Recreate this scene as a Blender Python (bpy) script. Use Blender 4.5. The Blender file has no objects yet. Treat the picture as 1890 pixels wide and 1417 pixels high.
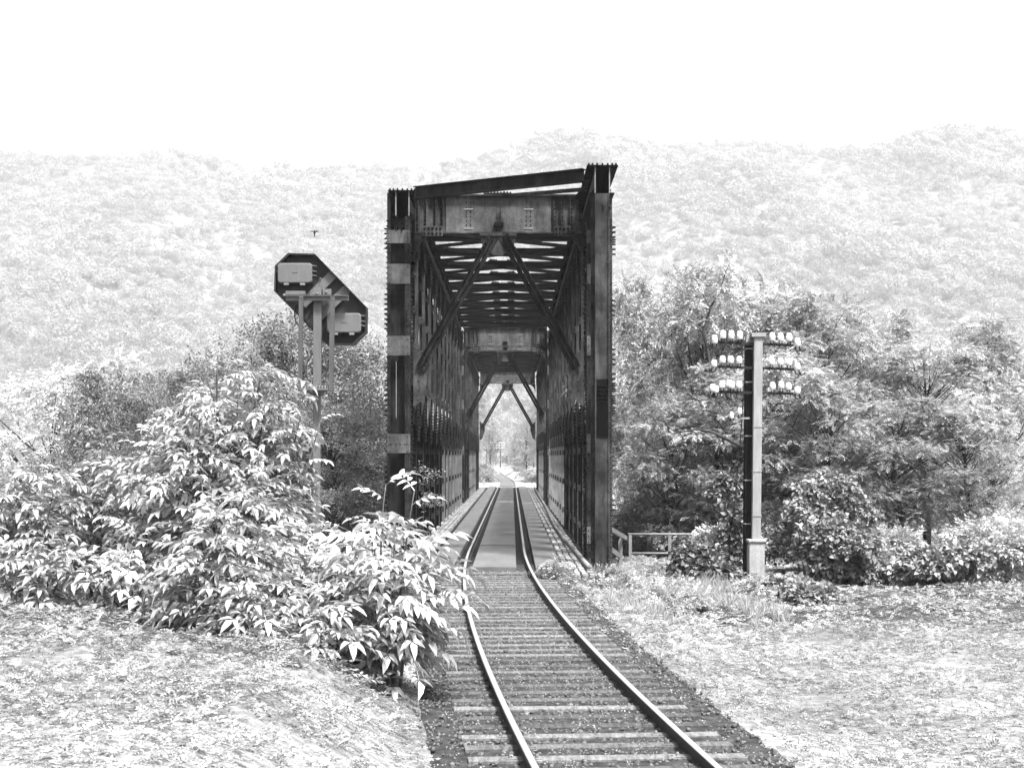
import bpy, math, random
import numpy as np
from mathutils import Vector, Matrix

random.seed(7)
rng = np.random.default_rng(11)
R = math.radians
SC = bpy.context.scene
COL = SC.collection

# ------------------------------------------------------------------ camera, sky, sun, exposure
F, CX, CY, CAMZ = 2900.0, 945.0, 843.0, 2.56        # focal length and horizon in photo pixels, eye height
cam = bpy.data.cameras.new('camera')
cam.sensor_width = 36.0
cam.lens = F / 1890 * 36.0
cam.shift_y = (CY - 708.5) / 1890
cam.clip_start, cam.clip_end = 0.3, 6000
co = bpy.data.objects.new('camera', cam)
co.location = (0, 0, CAMZ)
co.rotation_euler = (R(90), 0, 0)
COL.objects.link(co)
SC.camera = co

SUN_EL, SUN_AZ = 62.0, 150.0       # azimuth of the sun measured clockwise from +Y (behind the camera, to the right)
w = bpy.data.worlds.new('World')
SC.world = w
w.use_nodes = True
nt = w.node_tree
nt.nodes.clear()
sky = nt.nodes.new('ShaderNodeTexSky')
sky.sky_type = 'NISHITA'
sky.sun_disc = False
sky.sun_elevation = R(SUN_EL)
sky.sun_rotation = R(SUN_AZ)
sky.air_density, sky.dust_density, sky.ozone_density = 1.0, 6.0, 0.5
bw = nt.nodes.new('ShaderNodeRGBToBW')
bg = nt.nodes.new('ShaderNodeBackground')
bg.inputs['Strength'].default_value = 0.10
wo = nt.nodes.new('ShaderNodeOutputWorld')
nt.links.new(sky.outputs[0], bw.inputs[0])
nt.links.new(bw.outputs[0], bg.inputs['Color'])
nt.links.new(bg.outputs[0], wo.inputs['Surface'])

sl = bpy.data.lights.new('sun', 'SUN')
sl.energy = 3.2
sl.angle = R(8)
sl.color = (1, 1, 1)
so = bpy.data.objects.new('sun', sl)
el, az = R(SUN_EL), R(SUN_AZ)
sd = Vector((math.sin(az) * math.cos(el), math.cos(az) * math.cos(el), math.sin(el)))
so.rotation_euler = (-sd).to_track_quat('-Z', 'Y').to_euler()
so.location = (0, -20, 40)
COL.objects.link(so)

SC.view_settings.view_transform = 'Standard'
SC.view_settings.look = 'None'
SC.view_settings.exposure = 1.9
SC.view_settings.gamma = 1.0
SC.render.engine = 'CYCLES'
cy = SC.cycles
cy.use_denoising = True
cy.use_adaptive_sampling = True
cy.adaptive_threshold = 0.02
cy.max_bounces = 6
cy.diffuse_bounces = 3
cy.glossy_bounces = 2
cy.transmission_bounces = 4
cy.volume_bounces = 1
cy.transparent_max_bounces = 8
cy.caustics_reflective = cy.caustics_refractive = False

# ------------------------------------------------------------------ helpers
def P(px, py, Y):
    """the point at distance Y that the photograph shows at pixel px, py"""
    return Vector(((px - CX) * Y / F, Y, CAMZ + (CY - py) * Y / F))

WLOC = {}

def tag(o, label=None, cat=None, group=None, kind=None):
    if label: o['label'] = label
    if cat: o['category'] = cat
    if group: o['group'] = group
    if kind: o['kind'] = kind
    return o

def thing(name, label, cat, loc=(0, 0, 0), group=None, rz=0.0):
    o = bpy.data.objects.new(name, None)
    o.empty_display_size = 0.2
    o.location = loc
    o.rotation_euler = (0, 0, rz)
    COL.objects.link(o)
    WLOC[o] = Vector(loc)
    return tag(o, label, cat, group)

def copy_tree(o, parent=None):
    c = o.copy()
    COL.objects.link(c)
    c.parent = parent
    for ch in list(o.children):
        copy_tree(ch, c)
    return c

def link_mesh(name, me, mat, parent=None, loc=None):
    o = bpy.data.objects.new(name, me)
    for m in (mat if isinstance(mat, (list, tuple)) else [mat]):
        me.materials.append(m)
    COL.objects.link(o)
    if parent is not None:
        o.parent = parent
    if loc is not None:
        o.location = loc
    return o

class MB:
    def __init__(s):
        s.v, s.f = [], []
    def add(s, vs, fs):
        n = len(s.v)
        s.v += [tuple(v) for v in vs]
        s.f += [tuple(i + n for i in f) for f in fs]
        return s
    def box(s, x0, x1, y0, y1, z0, z1):
        vs = [(x0, y0, z0), (x1, y0, z0), (x1, y1, z0), (x0, y1, z0), (x0, y0, z1), (x1, y0, z1), (x1, y1, z1), (x0, y1, z1)]
        return s.add(vs, [(0, 3, 2, 1), (4, 5, 6, 7), (0, 1, 5, 4), (1, 2, 6, 5), (2, 3, 7, 6), (3, 0, 4, 7)])
    def bar(s, p0, p1, wd, dp, up=(0, 0, 1)):
        """rectangular bar from p0 to p1, wd across, dp along 'up'"""
        p0, p1 = Vector(p0), Vector(p1)
        d = (p1 - p0).normalized()
        u = Vector(up)
        sx = d.cross(u).normalized()
        u = sx.cross(d).normalized()
        a, b = sx * wd / 2, u * dp / 2
        vs = [p0 - a - b, p0 + a - b, p0 + a + b, p0 - a + b, p1 - a - b, p1 + a - b, p1 + a + b, p1 - a + b]
        return s.add(vs, [(0, 1, 2, 3), (7, 6, 5, 4), (0, 4, 5, 1), (1, 5, 6, 2), (2, 6, 7, 3), (3, 7, 4, 0)])
    def tube(s, pts, r, n=8, cap=True):
        pts = [Vector(p) for p in pts]
        rs = r if isinstance(r, (list, tuple)) else [r] * len(pts)
        base = len(s.v)
        ref = None
        for i, p in enumerate(pts):
            d = (pts[min(i + 1, len(pts) - 1)] - pts[max(i - 1, 0)]).normalized()
            if ref is None:
                ref = Vector((1, 0, 0)) if abs(d.x) < 0.9 else Vector((0, 1, 0))
            a = (ref - d * ref.dot(d)).normalized()
            ref = a
            b = d.cross(a)
            for k in range(n):
                t = 2 * math.pi * k / n
                s.v.append(tuple(p + (a * math.cos(t) + b * math.sin(t)) * rs[i]))
        for i in range(len(pts) - 1):
            for k in range(n):
                k2 = (k + 1) % n
                s.f.append((base + i * n + k, base + i * n + k2, base + (i + 1) * n + k2, base + (i + 1) * n + k))
        if cap:
            s.f.append(tuple(base + k for k in reversed(range(n))))
            e = base + (len(pts) - 1) * n
            s.f.append(tuple(e + k for k in range(n)))
        return s
    def bolt(s, p, d, r=0.022, h=0.03, n=6):
        """a domed rivet head or bolt end standing on p in direction d"""
        p, d = Vector(p), Vector(d).normalized()
        a = d.orthogonal().normalized()
        b = d.cross(a)
        vs = []
        for rr, hh in ((r, 0), (r * 0.85, h * 0.6), (r * 0.4, h)):
            for k in range(n):
                t = 2 * math.pi * k / n
                vs.append(p + (a * math.cos(t) + b * math.sin(t)) * rr + d * hh)
        fs = []
        for i in range(2):
            for k in range(n):
                k2 = (k + 1) % n
                fs.append((i * n + k, i * n + k2, (i + 1) * n + k2, (i + 1) * n + k))
        fs.append(tuple(2 * n + k for k in range(n)))
        return s.add(vs, fs)
    def poly(s, pts, off):
        """flat polygon given thickness by the vector off"""
        off = Vector(off)
        n = len(pts)
        vs = [Vector(p) for p in pts] + [Vector(p) + off for p in pts]
        fs = [tuple(range(n)), tuple(reversed(range(n, 2 * n)))]
        fs += [(i, i + n, (i + 1) % n + n, (i + 1) % n) for i in range(n)]
        return s.add(vs, fs)
    def lathe(s, base, prof, n=12):
        bx, by, bz = base
        st = len(s.v)
        for r, z in prof:
            for k in range(n):
                t = 2 * math.pi * k / n
                s.v.append((bx + r * math.cos(t), by + r * math.sin(t), bz + z))
        for i in range(len(prof) - 1):
            for k in range(n):
                k2 = (k + 1) % n
                s.f.append((st + i * n + k, st + i * n + k2, st + (i + 1) * n + k2, st + (i + 1) * n + k))
        s.f.append(tuple(st + k for k in reversed(range(n))))
        e = st + (len(prof) - 1) * n
        s.f.append(tuple(e + k for k in range(n)))
        return s
    def build(s, name, mat, parent=None, smooth=False, world=True, bevel=0.0, loc=None):
        """world=True: the points are world coordinates and the parent only has a location"""
        off = Vector((0, 0, 0))
        if world:
            p = parent
            while p is not None:
                off += p.location
                p = p.parent
        me = bpy.data.meshes.new(name)
        me.from_pydata([(v[0] - off.x, v[1] - off.y, v[2] - off.z) for v in s.v], [], s.f)
        me.validate()
        me.update()
        import bmesh
        bm = bmesh.new(); bm.from_mesh(me)
        bmesh.ops.recalc_face_normals(bm, faces=bm.faces)
        bm.to_mesh(me); bm.free()
        if smooth:
            me.polygons.foreach_set('use_smooth', [True] * len(me.polygons))
        o = link_mesh(name, me, mat, parent, loc)
        if bevel:
            b = o.modifiers.new('bevel', 'BEVEL')
            b.width = bevel; b.segments = 2; b.limit_method = 'ANGLE'
        return o

def quad_mesh(name, V, Q, rnd=None):
    me = bpy.data.meshes.new(name)
    nv, nq = len(V), len(Q)
    me.vertices.add(nv)
    me.vertices.foreach_set('co', np.asarray(V, dtype=np.float32).ravel())
    me.loops.add(nq * 4)
    me.loops.foreach_set('vertex_index', np.asarray(Q, dtype=np.int32).ravel())
    me.polygons.add(nq)
    me.polygons.foreach_set('loop_start', np.arange(0, nq * 4, 4, dtype=np.int32))
    me.polygons.foreach_set('loop_total', np.full(nq, 4, dtype=np.int32))
    if rnd is not None:
        a = me.attributes.new('rnd', 'FLOAT', 'FACE')
        a.data.foreach_set('value', np.asarray(rnd, dtype=np.float32))
    me.update(calc_edges=True)
    return me

# ------------------------------------------------------------------ materials (all neutral grey: the photograph is black and white)
def newmat(name):
    m = bpy.data.materials.new(name)
    m.use_nodes = True
    t = m.node_tree
    b = t.nodes['Principled BSDF']
    return m, t, b

def noise(t, scale, detail=5, rough=0.6, stretch=None, coord='Object'):
    tc = t.nodes.new('ShaderNodeTexCoord')
    mp = t.nodes.new('ShaderNodeMapping')
    if stretch: mp.inputs['Scale'].default_value = stretch
    n = t.nodes.new('ShaderNodeTexNoise')
    n.inputs['Scale'].default_value = scale
    n.inputs['Detail'].default_value = detail
    n.inputs['Roughness'].default_value = rough
    if coord == 'World':
        g = t.nodes.new('ShaderNodeNewGeometry')
        t.links.new(g.outputs['Position'], mp.inputs[0])
    else:
        t.links.new(tc.outputs[coord], mp.inputs[0])
    t.links.new(mp.outputs[0], n.inputs['Vector'])
    return n.outputs['Fac']

def ramp(t, fac, stops):
    r = t.nodes.new('ShaderNodeValToRGB')
    while len(r.color_ramp.elements) < len(stops):
        r.color_ramp.elements.new(0.5)
    for e, (p, v) in zip(r.color_ramp.elements, stops):
        e.position = p
        e.color = (v, v, v, 1)
    t.links.new(fac, r.inputs[0])
    return r.outputs[0]

def mul(t, a, b, op='MULTIPLY'):
    n = t.nodes.new('ShaderNodeMath')
    n.operation = op
    for i, x in enumerate((a, b)):
        if isinstance(x, (int, float)): n.inputs[i].default_value = x
        else: t.links.new(x, n.inputs[i])
    return n.outputs[0]

def bump(t, b, h, strength, dist=0.02):
    n = t.nodes.new('ShaderNodeBump')
    n.inputs['Strength'].default_value = strength
    n.inputs['Distance'].default_value = dist
    t.links.new(h, n.inputs['Height'])
    t.links.new(n.outputs[0], b.inputs['Normal'])

def surf(name, lo, hi, scale=3.0, stretch=None, rough=0.8, spec=0.3, bmp=0.2, fine=30, metal=0.0):
    m, t, b = newmat(name)
    n1 = noise(t, scale, 6, 0.65, stretch, 'World')
    n2 = noise(t, fine, 4, 0.6, None, 'World')
    c = ramp(t, n1, [(0.32, lo), (0.68, hi)])
    c2 = ramp(t, n2, [(0.3, 0.75), (0.7, 1.15)])
    t.links.new(mul(t, c, c2), b.inputs['Base Color'])
    b.inputs['Roughness'].default_value = rough
    b.inputs['Specular IOR Level'].default_value = spec
    b.inputs['Metallic'].default_value = metal
    if bmp: bump(t, b, n2, bmp, 0.01)
    return m

M = {}
def iron(name, lo, hi, flat=0.0):
    """weathered riveted iron: streaks running down, blotches, rust pits"""
    m, t, b = newmat(name)
    st = noise(t, 1.0, 5, 0.75, (5, 5, 0.8), 'World')
    bl = noise(t, 1.7, 6, 0.7, None, 'World')
    pt = noise(t, 45, 3, 0.6, None, 'World')
    c = ramp(t, st, [(0.3, lo), (0.52, lo * .6 + hi * .4), (0.78, hi)])
    c = mul(t, c, ramp(t, bl, [(0.36, 0.3 + .45 * flat), (0.5, 0.8 + .1 * flat), (0.66, 1.5 - .3 * flat)]))
    c = mul(t, c, ramp(t, pt, [(0.35, 0.75), (0.7, 1.2)]))
    t.links.new(c, b.inputs['Base Color'])
    b.inputs['Roughness'].default_value = 0.62
    b.inputs['Specular IOR Level'].default_value = 0.06
    bump(t, b, pt, 0.3, 0.006)
    return m
M['iron'] = iron('weathered_iron', 0.003, 0.04)
M['iron_plate'] = iron('streaked_iron_plate', 0.016, 0.09)
M['girder_web'] = iron('pale_streaked_web', 0.04, 0.12, 0.6)
M['post_iron'] = iron('streaked_post_iron', 0.016, 0.085, 0.4)
M['iron_pale'] = iron('pale_and_sunlit_iron', 0.12, 0.26, 1.0)  # pale iron; also the sunlight painted on some post feet
M['iron_dark'] = iron('near_black_iron', 0.001, 0.006)  # near-black tone of chords, post webs, diagonals and laterals
M['rivet'] = iron('rivet_iron', 0.004, 0.02)
M['deck'] = surf('grey_deck_sheet', 0.085, 0.125, 0.8, (2, .4, 1), 0.75, 0.3, 0.1, 60)
M['gap'] = surf('tarred_timber', 0.008, 0.02, 3, None, 0.9, 0.1, 0.3)
M['block'] = surf('paving_block', 0.08, 0.36, 2.5, None, 0.9, 0.2, 0.3, 25)
M['rail_side'] = surf('rail_rust', 0.012, 0.03, 5, None, 0.7, 0.3, 0.2)
m, t, b = newmat('polished_rail_top'); b.inputs['Base Color'].default_value = (.36, .36, .36, 1); b.inputs['Metallic'].default_value = 0.5; b.inputs['Roughness'].default_value = 0.45; M['rail_top'] = m
M['sleeper'] = surf('sleeper_wood', 0.05, 0.16, 4, (8, 1, 1), 0.9, 0.15, 0.5, 30)
M['ballast'] = surf('ballast_bed', 0.012, 0.06, 6, None, 0.95, 0.1, 0.8, 22)
M['stone'] = surf('ballast_stone', 0.02, 0.16, 9, None, 0.9, 0.2, 0.2)
M['masonry'] = surf('pier_masonry', 0.14, 0.3, 1.5, None, 0.9, 0.2, 0.5, 9)
M['signal'] = surf('signal_paint', 0.085, 0.115, 2, (6, 6, 1), 0.5, 0.4, 0.08, 60)
M['signal_plate'] = surf('signal_plate_paint', 0.02, 0.034, 2, None, 0.55, 0.3, 0.08, 60)
M['signal_upright'] = surf('upright_paint', 0.05, 0.075, 2, (6, 6, 1), 0.5, 0.3, 0.08, 60)
M['signal_dark'] = surf('signal_black', 0.008, 0.014, 2, None, 0.6, 0.3, 0.08)
M['pole'] = surf('pole_concrete', 0.19, 0.28, 2.0, (4, 4, 0.7), 0.85, 0.2, 0.2, 50)
M['pole_dark'] = surf('creosoted_wood', 0.003, 0.008, 3, (9, 9, .5), 0.9, 0.1, 0.4)
M['porcelain'] = surf('white_porcelain', 0.66, 0.74, 2, None, 0.18, 0.5, 0.0)
M['cable_box'] = surf('white_cable_box', 0.24, 0.36, 3, (2, 2, .6), 0.6, 0.3, 0.1)
M['galv'] = surf('galvanised_steel', 0.13, 0.2, 3, None, 0.5, 0.4, 0.05)
M['bark'] = surf('bark', 0.02, 0.06, 8, (1, 1, .3), 0.95, 0.1, 0.6)
M['stem'] = surf('green_stem', 0.05, 0.1, 8, None, 0.8, 0.2, 0.1)
M['hose'] = surf('grey_hose', 0.16, 0.24, 3, None, 0.7, 0.2, 0.1)
M['wire'] = surf('wire', 0.25, 0.3, 3, None, 0.5, 0.3, 0)
M['bird'] = surf('feathers', 0.03, 0.06, 8, None, 0.8, 0.2, 0)

def leafmat(name, lo, hi, trans=0.35, rough=0.5, spec=0.35):
    m, t, b = newmat(name)
    a = t.nodes.new('ShaderNodeAttribute')
    a.attribute_name = 'rnd'
    oi = t.nodes.new('ShaderNodeObjectInfo')
    c = ramp(t, a.outputs['Fac'], [(0.0, lo), (0.75, (lo + hi) / 2), (1.0, hi)])
    c = mul(t, c, mul(t, mul(t, oi.outputs['Random'], 0.25), 0.87, 'ADD'))
    t.links.new(c, b.inputs['Base Color'])
    b.inputs['Roughness'].default_value = rough
    b.inputs['Specular IOR Level'].default_value = spec
    tr = t.nodes.new('ShaderNodeBsdfTranslucent')
    t.links.new(c, tr.inputs['Color'])
    mx = t.nodes.new('ShaderNodeMixShader')
    mx.inputs[0].default_value = trans
    t.links.new(b.outputs[0], mx.inputs[1])
    t.links.new(tr.outputs[0], mx.inputs[2])
    t.links.new(mx.outputs[0], t.nodes['Material Output'].inputs['Surface'])
    return m
M['leaf_near'] = leafmat('sapling_leaf', 0.12, 0.6, 0.28, 0.45, 0.4)
M['leaf_mid'] = leafmat('tree_leaf', 0.18, 0.7, 0.28)
M['leaf_birch'] = leafmat('small_leaf', 0.07, 0.5, 0.25)
M['leaf_pale'] = leafmat('pale_leaf', 0.3, 0.6, 0.35)
M['leaf_far'] = leafmat('far_leaf', 0.22, 0.5, 0.35)
M['leaf_hill'] = leafmat('hill_leaf', 0.20, 0.42, 0.5)
M['weed'] = leafmat('weed_leaf', 0.12, 0.5, 0.25)
M['grass'] = leafmat('grass_blade', 0.2, 0.45, 0.35)
M['ivy'] = leafmat('vine_leaf', 0.08, 0.38, 0.15, 0.5, 0.35)

def groundmat():
    m, t, b = newmat('ground_soil')
    n1 = noise(t, 0.35, 6, 0.6, None, 'World')
    n2 = noise(t, 7, 6, 0.7, None, 'World')
    c = mul(t, ramp(t, n1, [(0.35, 0.12), (0.65, 0.27)]), ramp(t, n2, [(0.3, 0.35), (0.7, 1.3)]))
    t.links.new(c, b.inputs['Base Color'])
    b.inputs['Roughness'].default_value = 0.95
    b.inputs['Specular IOR Level'].default_value = 0.1
    bump(t, b, n2, 0.3, 0.03)
    return m
M['ground'] = groundmat()
M['gravel'] = surf('pale_gravel', 0.16, 0.28, 1.2, None, 0.95, 0.1, 0.5, 14)
M['hill'] = surf('hill_soil', 0.10, 0.2, 0.05, None, 0.95, 0.1, 0, 1.0)
m, t, b = newmat('river_water')
b.inputs['Base Color'].default_value = (.10, .10, .10, 1); b.inputs['Roughness'].default_value = 0.08
b.inputs['IOR'].default_value = 1.33; b.inputs['Specular IOR Level'].default_value = 0.5
bump(t, b, noise(t, 1.6, 4, 0.6, (1, .5, 1), 'World'), 0.25, 0.05)
M['water'] = m

t = M['sleeper'].node_tree; oi = t.nodes.new('ShaderNodeObjectInfo'); bs = t.nodes['Principled BSDF']
src = bs.inputs['Base Color'].links[0].from_socket
t.links.new(mul(t, src, mul(t, mul(t, oi.outputs['Random'], .9), .5, 'ADD')), bs.inputs['Base Color'])

# ------------------------------------------------------------------ track centre line and terrain
X0 = -0.42
_far = [(139, -.42), (161, -.46), (178, -.75), (205, -1.45), (235, -2.15), (262, -2.7), (300, -3.1), (350, -3.4), (410, -3.35),
        (460, -2.9), (500, -1.6), (535, 1.2), (565, 6), (590, 13), (610, 22), (625, 34)]
def xc(y):
    if y < 44: return X0 + 0.00142 * (44 - y) ** 2
    if y <= 139: return X0
    return float(np.interp(y, [a for a, _ in _far], [b_ for _, b_ in _far]))
def ss(a, b_, x):
    t_ = np.clip((x - a) / (b_ - a), 0, 1)
    return t_ * t_ * (3 - 2 * t_)
XCN = np.vectorize(xc)
def H(x, y):
    x = np.asarray(x, float); y = np.asarray(y, float)
    c = np.where(y < 44, X0 + 0.00142 * (44 - np.minimum(y, 44)) ** 2, np.interp(y, [139] + [a for a, _ in _far], [X0] + [b_ for _, b_ in _far]))
    d = x - c
    # near bank
    near = -0.22 + 0.62 * ss(-1.9, -3.2, d) * (1 - ss(26, 34, y)) - 0.28 * ss(1.7, 3.2, d)
    near = near + 0.28 * ss(-1.35, -2.5, d) * (1 - ss(17, 23, y))
    near = near + (0.05 * np.sin(x * 1.7 + y * .6) + .04 * np.sin(y * 1.9 - x)) * ss(2, 3, np.abs(d))
    wl, wr = 11.0, 17.0
    near = near - 9.3 * ss(wl, wl + 14, -x) - 9.3 * ss(wr, wr + 14, x)
    # far bank
    far = -0.22 - 4.5 * ss(9, 30, np.abs(d)) * (1 - ss(260, 480, y)) + 1.2 * np.sin(x * .03) * ss(20, 60, np.abs(d)) * ss(150, 300, y)
    edge = 44 + 2.5 * ss(1.5, 4, x) + 3 * ss(6, 14, np.abs(x)) - 4.5 * ss(3.8, 2.8, np.abs(x - X0))
    g = ss(edge, edge + 12, y)
    z = near * (1 - g) + np.minimum(near, -9.6) * g
    g2 = ss(124, 139, y)
    z = z * (1 - g2) + far * g2
    return z

def terrain():
    ys = np.concatenate([np.arange(-60, 8, 4), np.arange(8, 64, .5), np.arange(64, 150, 2), np.arange(150, 300, 6), np.arange(300, 700, 16), np.arange(700, 3200, 250)])
    xs = np.concatenate([np.arange(-3000, -300, 300), np.arange(-300, -60, 12), np.arange(-60, -14, 2), np.arange(-14, 14, .5), np.arange(14, 60, 2), np.arange(60, 300, 12), np.arange(300, 3001, 300)])
    X, Y = np.meshgrid(xs, ys)
    Z = H(X, Y)
    Z = np.where(np.abs(X) > 290, Z - 0, Z)
    V = np.stack([X, Y, Z], -1).reshape(-1, 3)
    nx, ny = len(xs), len(ys)
    i = np.arange(ny - 1)[:, None] * nx + np.arange(nx - 1)[None]
    Q = np.stack([i, i + 1, i + nx + 1, i + nx], -1).reshape(-1, 4)
    me = quad_mesh('ground', V, Q)
    me.polygons.foreach_set('use_smooth', [True] * len(me.polygons))
    tag(link_mesh('ground', me, M['ground']), kind='structure')
terrain()
mb = MB(); mb.add([(-1500, 30, -8.6), (1500, 30, -8.6), (1500, 140, -8.6), (-1500, 140, -8.6)], [(0, 1, 2, 3)])
tag(mb.build('river_water', M['water']), kind='structure')

# ballast bed under the near track and beyond the bridge
def bed(name, y0, y1, step, half, z, mat):
    ys = np.arange(y0, y1 + 1e-6, step)
    off = [-half - .7, -half, -half * .4, half * .4, half, half + .7]
    zz = [z - .35, z, z + .015, z + .015, z, z - .35]
    V = [(xc(y) + o_, y, q + 0.012 * math.sin(y * 5 + o_ * 3)) for y in ys for o_, q in zip(off, zz)]
    n = len(off)
    Q = [(i * n + k, i * n + k + 1, (i + 1) * n + k + 1, (i + 1) * n + k) for i in range(len(ys) - 1) for k in range(n - 1)]
    tag(link_mesh(name, quad_mesh(name, V, Q), mat), kind='structure')
bed('track_bed', 4, 39.5, .5, 1.55, -0.15, M['ballast'])
bed('track_bed', 136.5, 625, 4, 3.4, -0.12, M['gravel'])

# ------------------------------------------------------------------ hill
HK = 1.9
def hill_z(x, y):
    return CAMZ + (hill_z0(np.asarray(x, float) / HK, np.asarray(y, float) / HK) - CAMZ) * HK
def hill_z0(x, y):
    x = np.asarray(x, float); y = np.asarray(y, float)
    t_ = np.clip((y - 600) / 400, 0, 1)
    top = 189 + 14 * ss(-90, 160, x) + 6 * np.sin(x * .021 + 1) + 3 * np.sin(x * .05)
    z = -1.5 + top * t_ ** 0.92
    gul = (7 * np.sin(x * .018 + y * .006) + 5 * np.sin(x * .041 - y * .013 + 2) + 3 * np.sin(x * .09 + y * .03)) * np.sin(math.pi * np.clip(t_, 0, 1)) ** .6
    back = np.clip((y - 1000) / 400, 0, 1)
    return (z + gul) * (1 - back) - 2 * back
hx = np.concatenate([np.arange(-1500, -600, 60), np.arange(-600, 600, 12), np.arange(600, 1501, 60)])
hy = np.concatenate([np.arange(596, 1010, 12), np.arange(1010, 1420, 40)])
X, Y = np.meshgrid(hx * HK, hy * HK)
V = np.stack([X, Y, hill_z(X, Y)], -1).reshape(-1, 3)
n_ = len(hx)
i = np.arange(len(hy) - 1)[:, None] * n_ + np.arange(n_ - 1)[None]
me = quad_mesh('hill', V, np.stack([i, i + 1, i + n_ + 1, i + n_], -1).reshape(-1, 4))
me.polygons.foreach_set('use_smooth', [True] * len(me.polygons))
tag(link_mesh('hill', me, M['hill']), kind='structure')

# ------------------------------------------------------------------ truss bridge
BX, BH = -0.36, 2.56            # bridge axis and half the distance between the trusses
LX, RX = BX - BH, BX + BH
TOP, CHB = 9.62, 8.98           # top chord: top and bottom of its webs
PAN = 3.6

def post_mesh(pale):
    """local: x across the truss, y along it, z up from the deck"""
    up, lo, ba, we = MB(), MB(), MB(), MB()
    for s_ in (-1, 1):
        xo = s_ * .15
        up.box(xo - .045, xo + .045, -.02, .0, 3.5, 9.0)          # channel: face
        up.box(xo + s_ * .031, xo + s_ * .045, .0, .2, 3.5, 9.0)
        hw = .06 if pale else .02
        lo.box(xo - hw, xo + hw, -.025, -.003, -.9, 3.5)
        we.box(xo - .062, xo + .062, -.001, .012, -.9, 3.5)
        we.box(xo + s_ * .035, xo + s_ * .055, .0125, .22, -.9, 3.5)
    we.box(-.16, .16, .1, .12, -.9, 3.5)
    z = 4.6
    while z < 8.4:
        ba.box(-.15, .2, -.034, -.021, z, z + .24)
        for dz in (.06, .18):
            ba.bolt((-.11, -.034, z + dz), (0, -1, 0)); ba.bolt((.12, -.034, z + dz), (0, -1, 0))
        z += 1.05
    z = .35
    while z < 3.0:
        ba.box(-.17, .17, -.04, -.027, z, z + .2)
        for dx in (-.13, .13): ba.bolt((dx, -.04, z + .1), (0, -1, 0))
        z += 1.15
    gu = MB()
    for s_ in (-1, 1):
        xo = s_ * .205
        gu.poly([(xo, -.5, 3.0), (xo, .5, 3.0), (xo, .62, 3.5), (xo, .5, 4.25), (xo, -.5, 4.25), (xo, -.62, 3.5)], (.015, 0, 0))
        for kk in range(11):
            for yy in (-.42, -.12, .12):
                gu.bolt((xo + s_ * .008 + .0075, yy, 3.05 + kk * .11), (s_, 0, 0), .03, .05)
        gu.poly([(xo, -.55, 8.35), (xo, .55, 8.35), (xo, .7, 9.0), (xo, -.7, 9.0)], (.015, 0, 0))
        for kk in range(5):
            for yy in (-.4, .0, .4):
                gu.bolt((xo + s_ * .008 + .0075, yy, 8.42 + kk * .12), (s_, 0, 0), .028, .04)
    return up, lo, ba, gu, we

def make_posts(parent, ys_side, pale_range):
    """first one built, the others copied with their sub-parts"""
    protos = {}
    for side, ys in ys_side:
        for y in ys:
            pale = pale_range[0] < y < pale_range[1]  # these posts get sunlight painted in as a paler foot
            key = pale
            xl = (LX if side < 0 else RX)
            if key not in protos:
                up, lo, ba, gu, we = post_mesh(pale)
                o = up.build('post', M['post_iron'], None, world=False)
                o.parent = parent
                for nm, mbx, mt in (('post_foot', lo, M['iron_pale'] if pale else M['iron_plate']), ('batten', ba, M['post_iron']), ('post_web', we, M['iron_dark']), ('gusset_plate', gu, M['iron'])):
                    c = mbx.build(nm, mt, None, world=False); c.parent = o
                if pale: o['label'] = 'post with sunlight painted pale on its lower half'
                protos[key] = o
            else:
                o = copy_tree(protos[key], parent)
                if not pale and 'label' in o: del o['label']
            o.location = (xl - parent.location.x, y - parent.location.y, 0)
            o.rotation_euler = (0, 0, 0)

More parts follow.
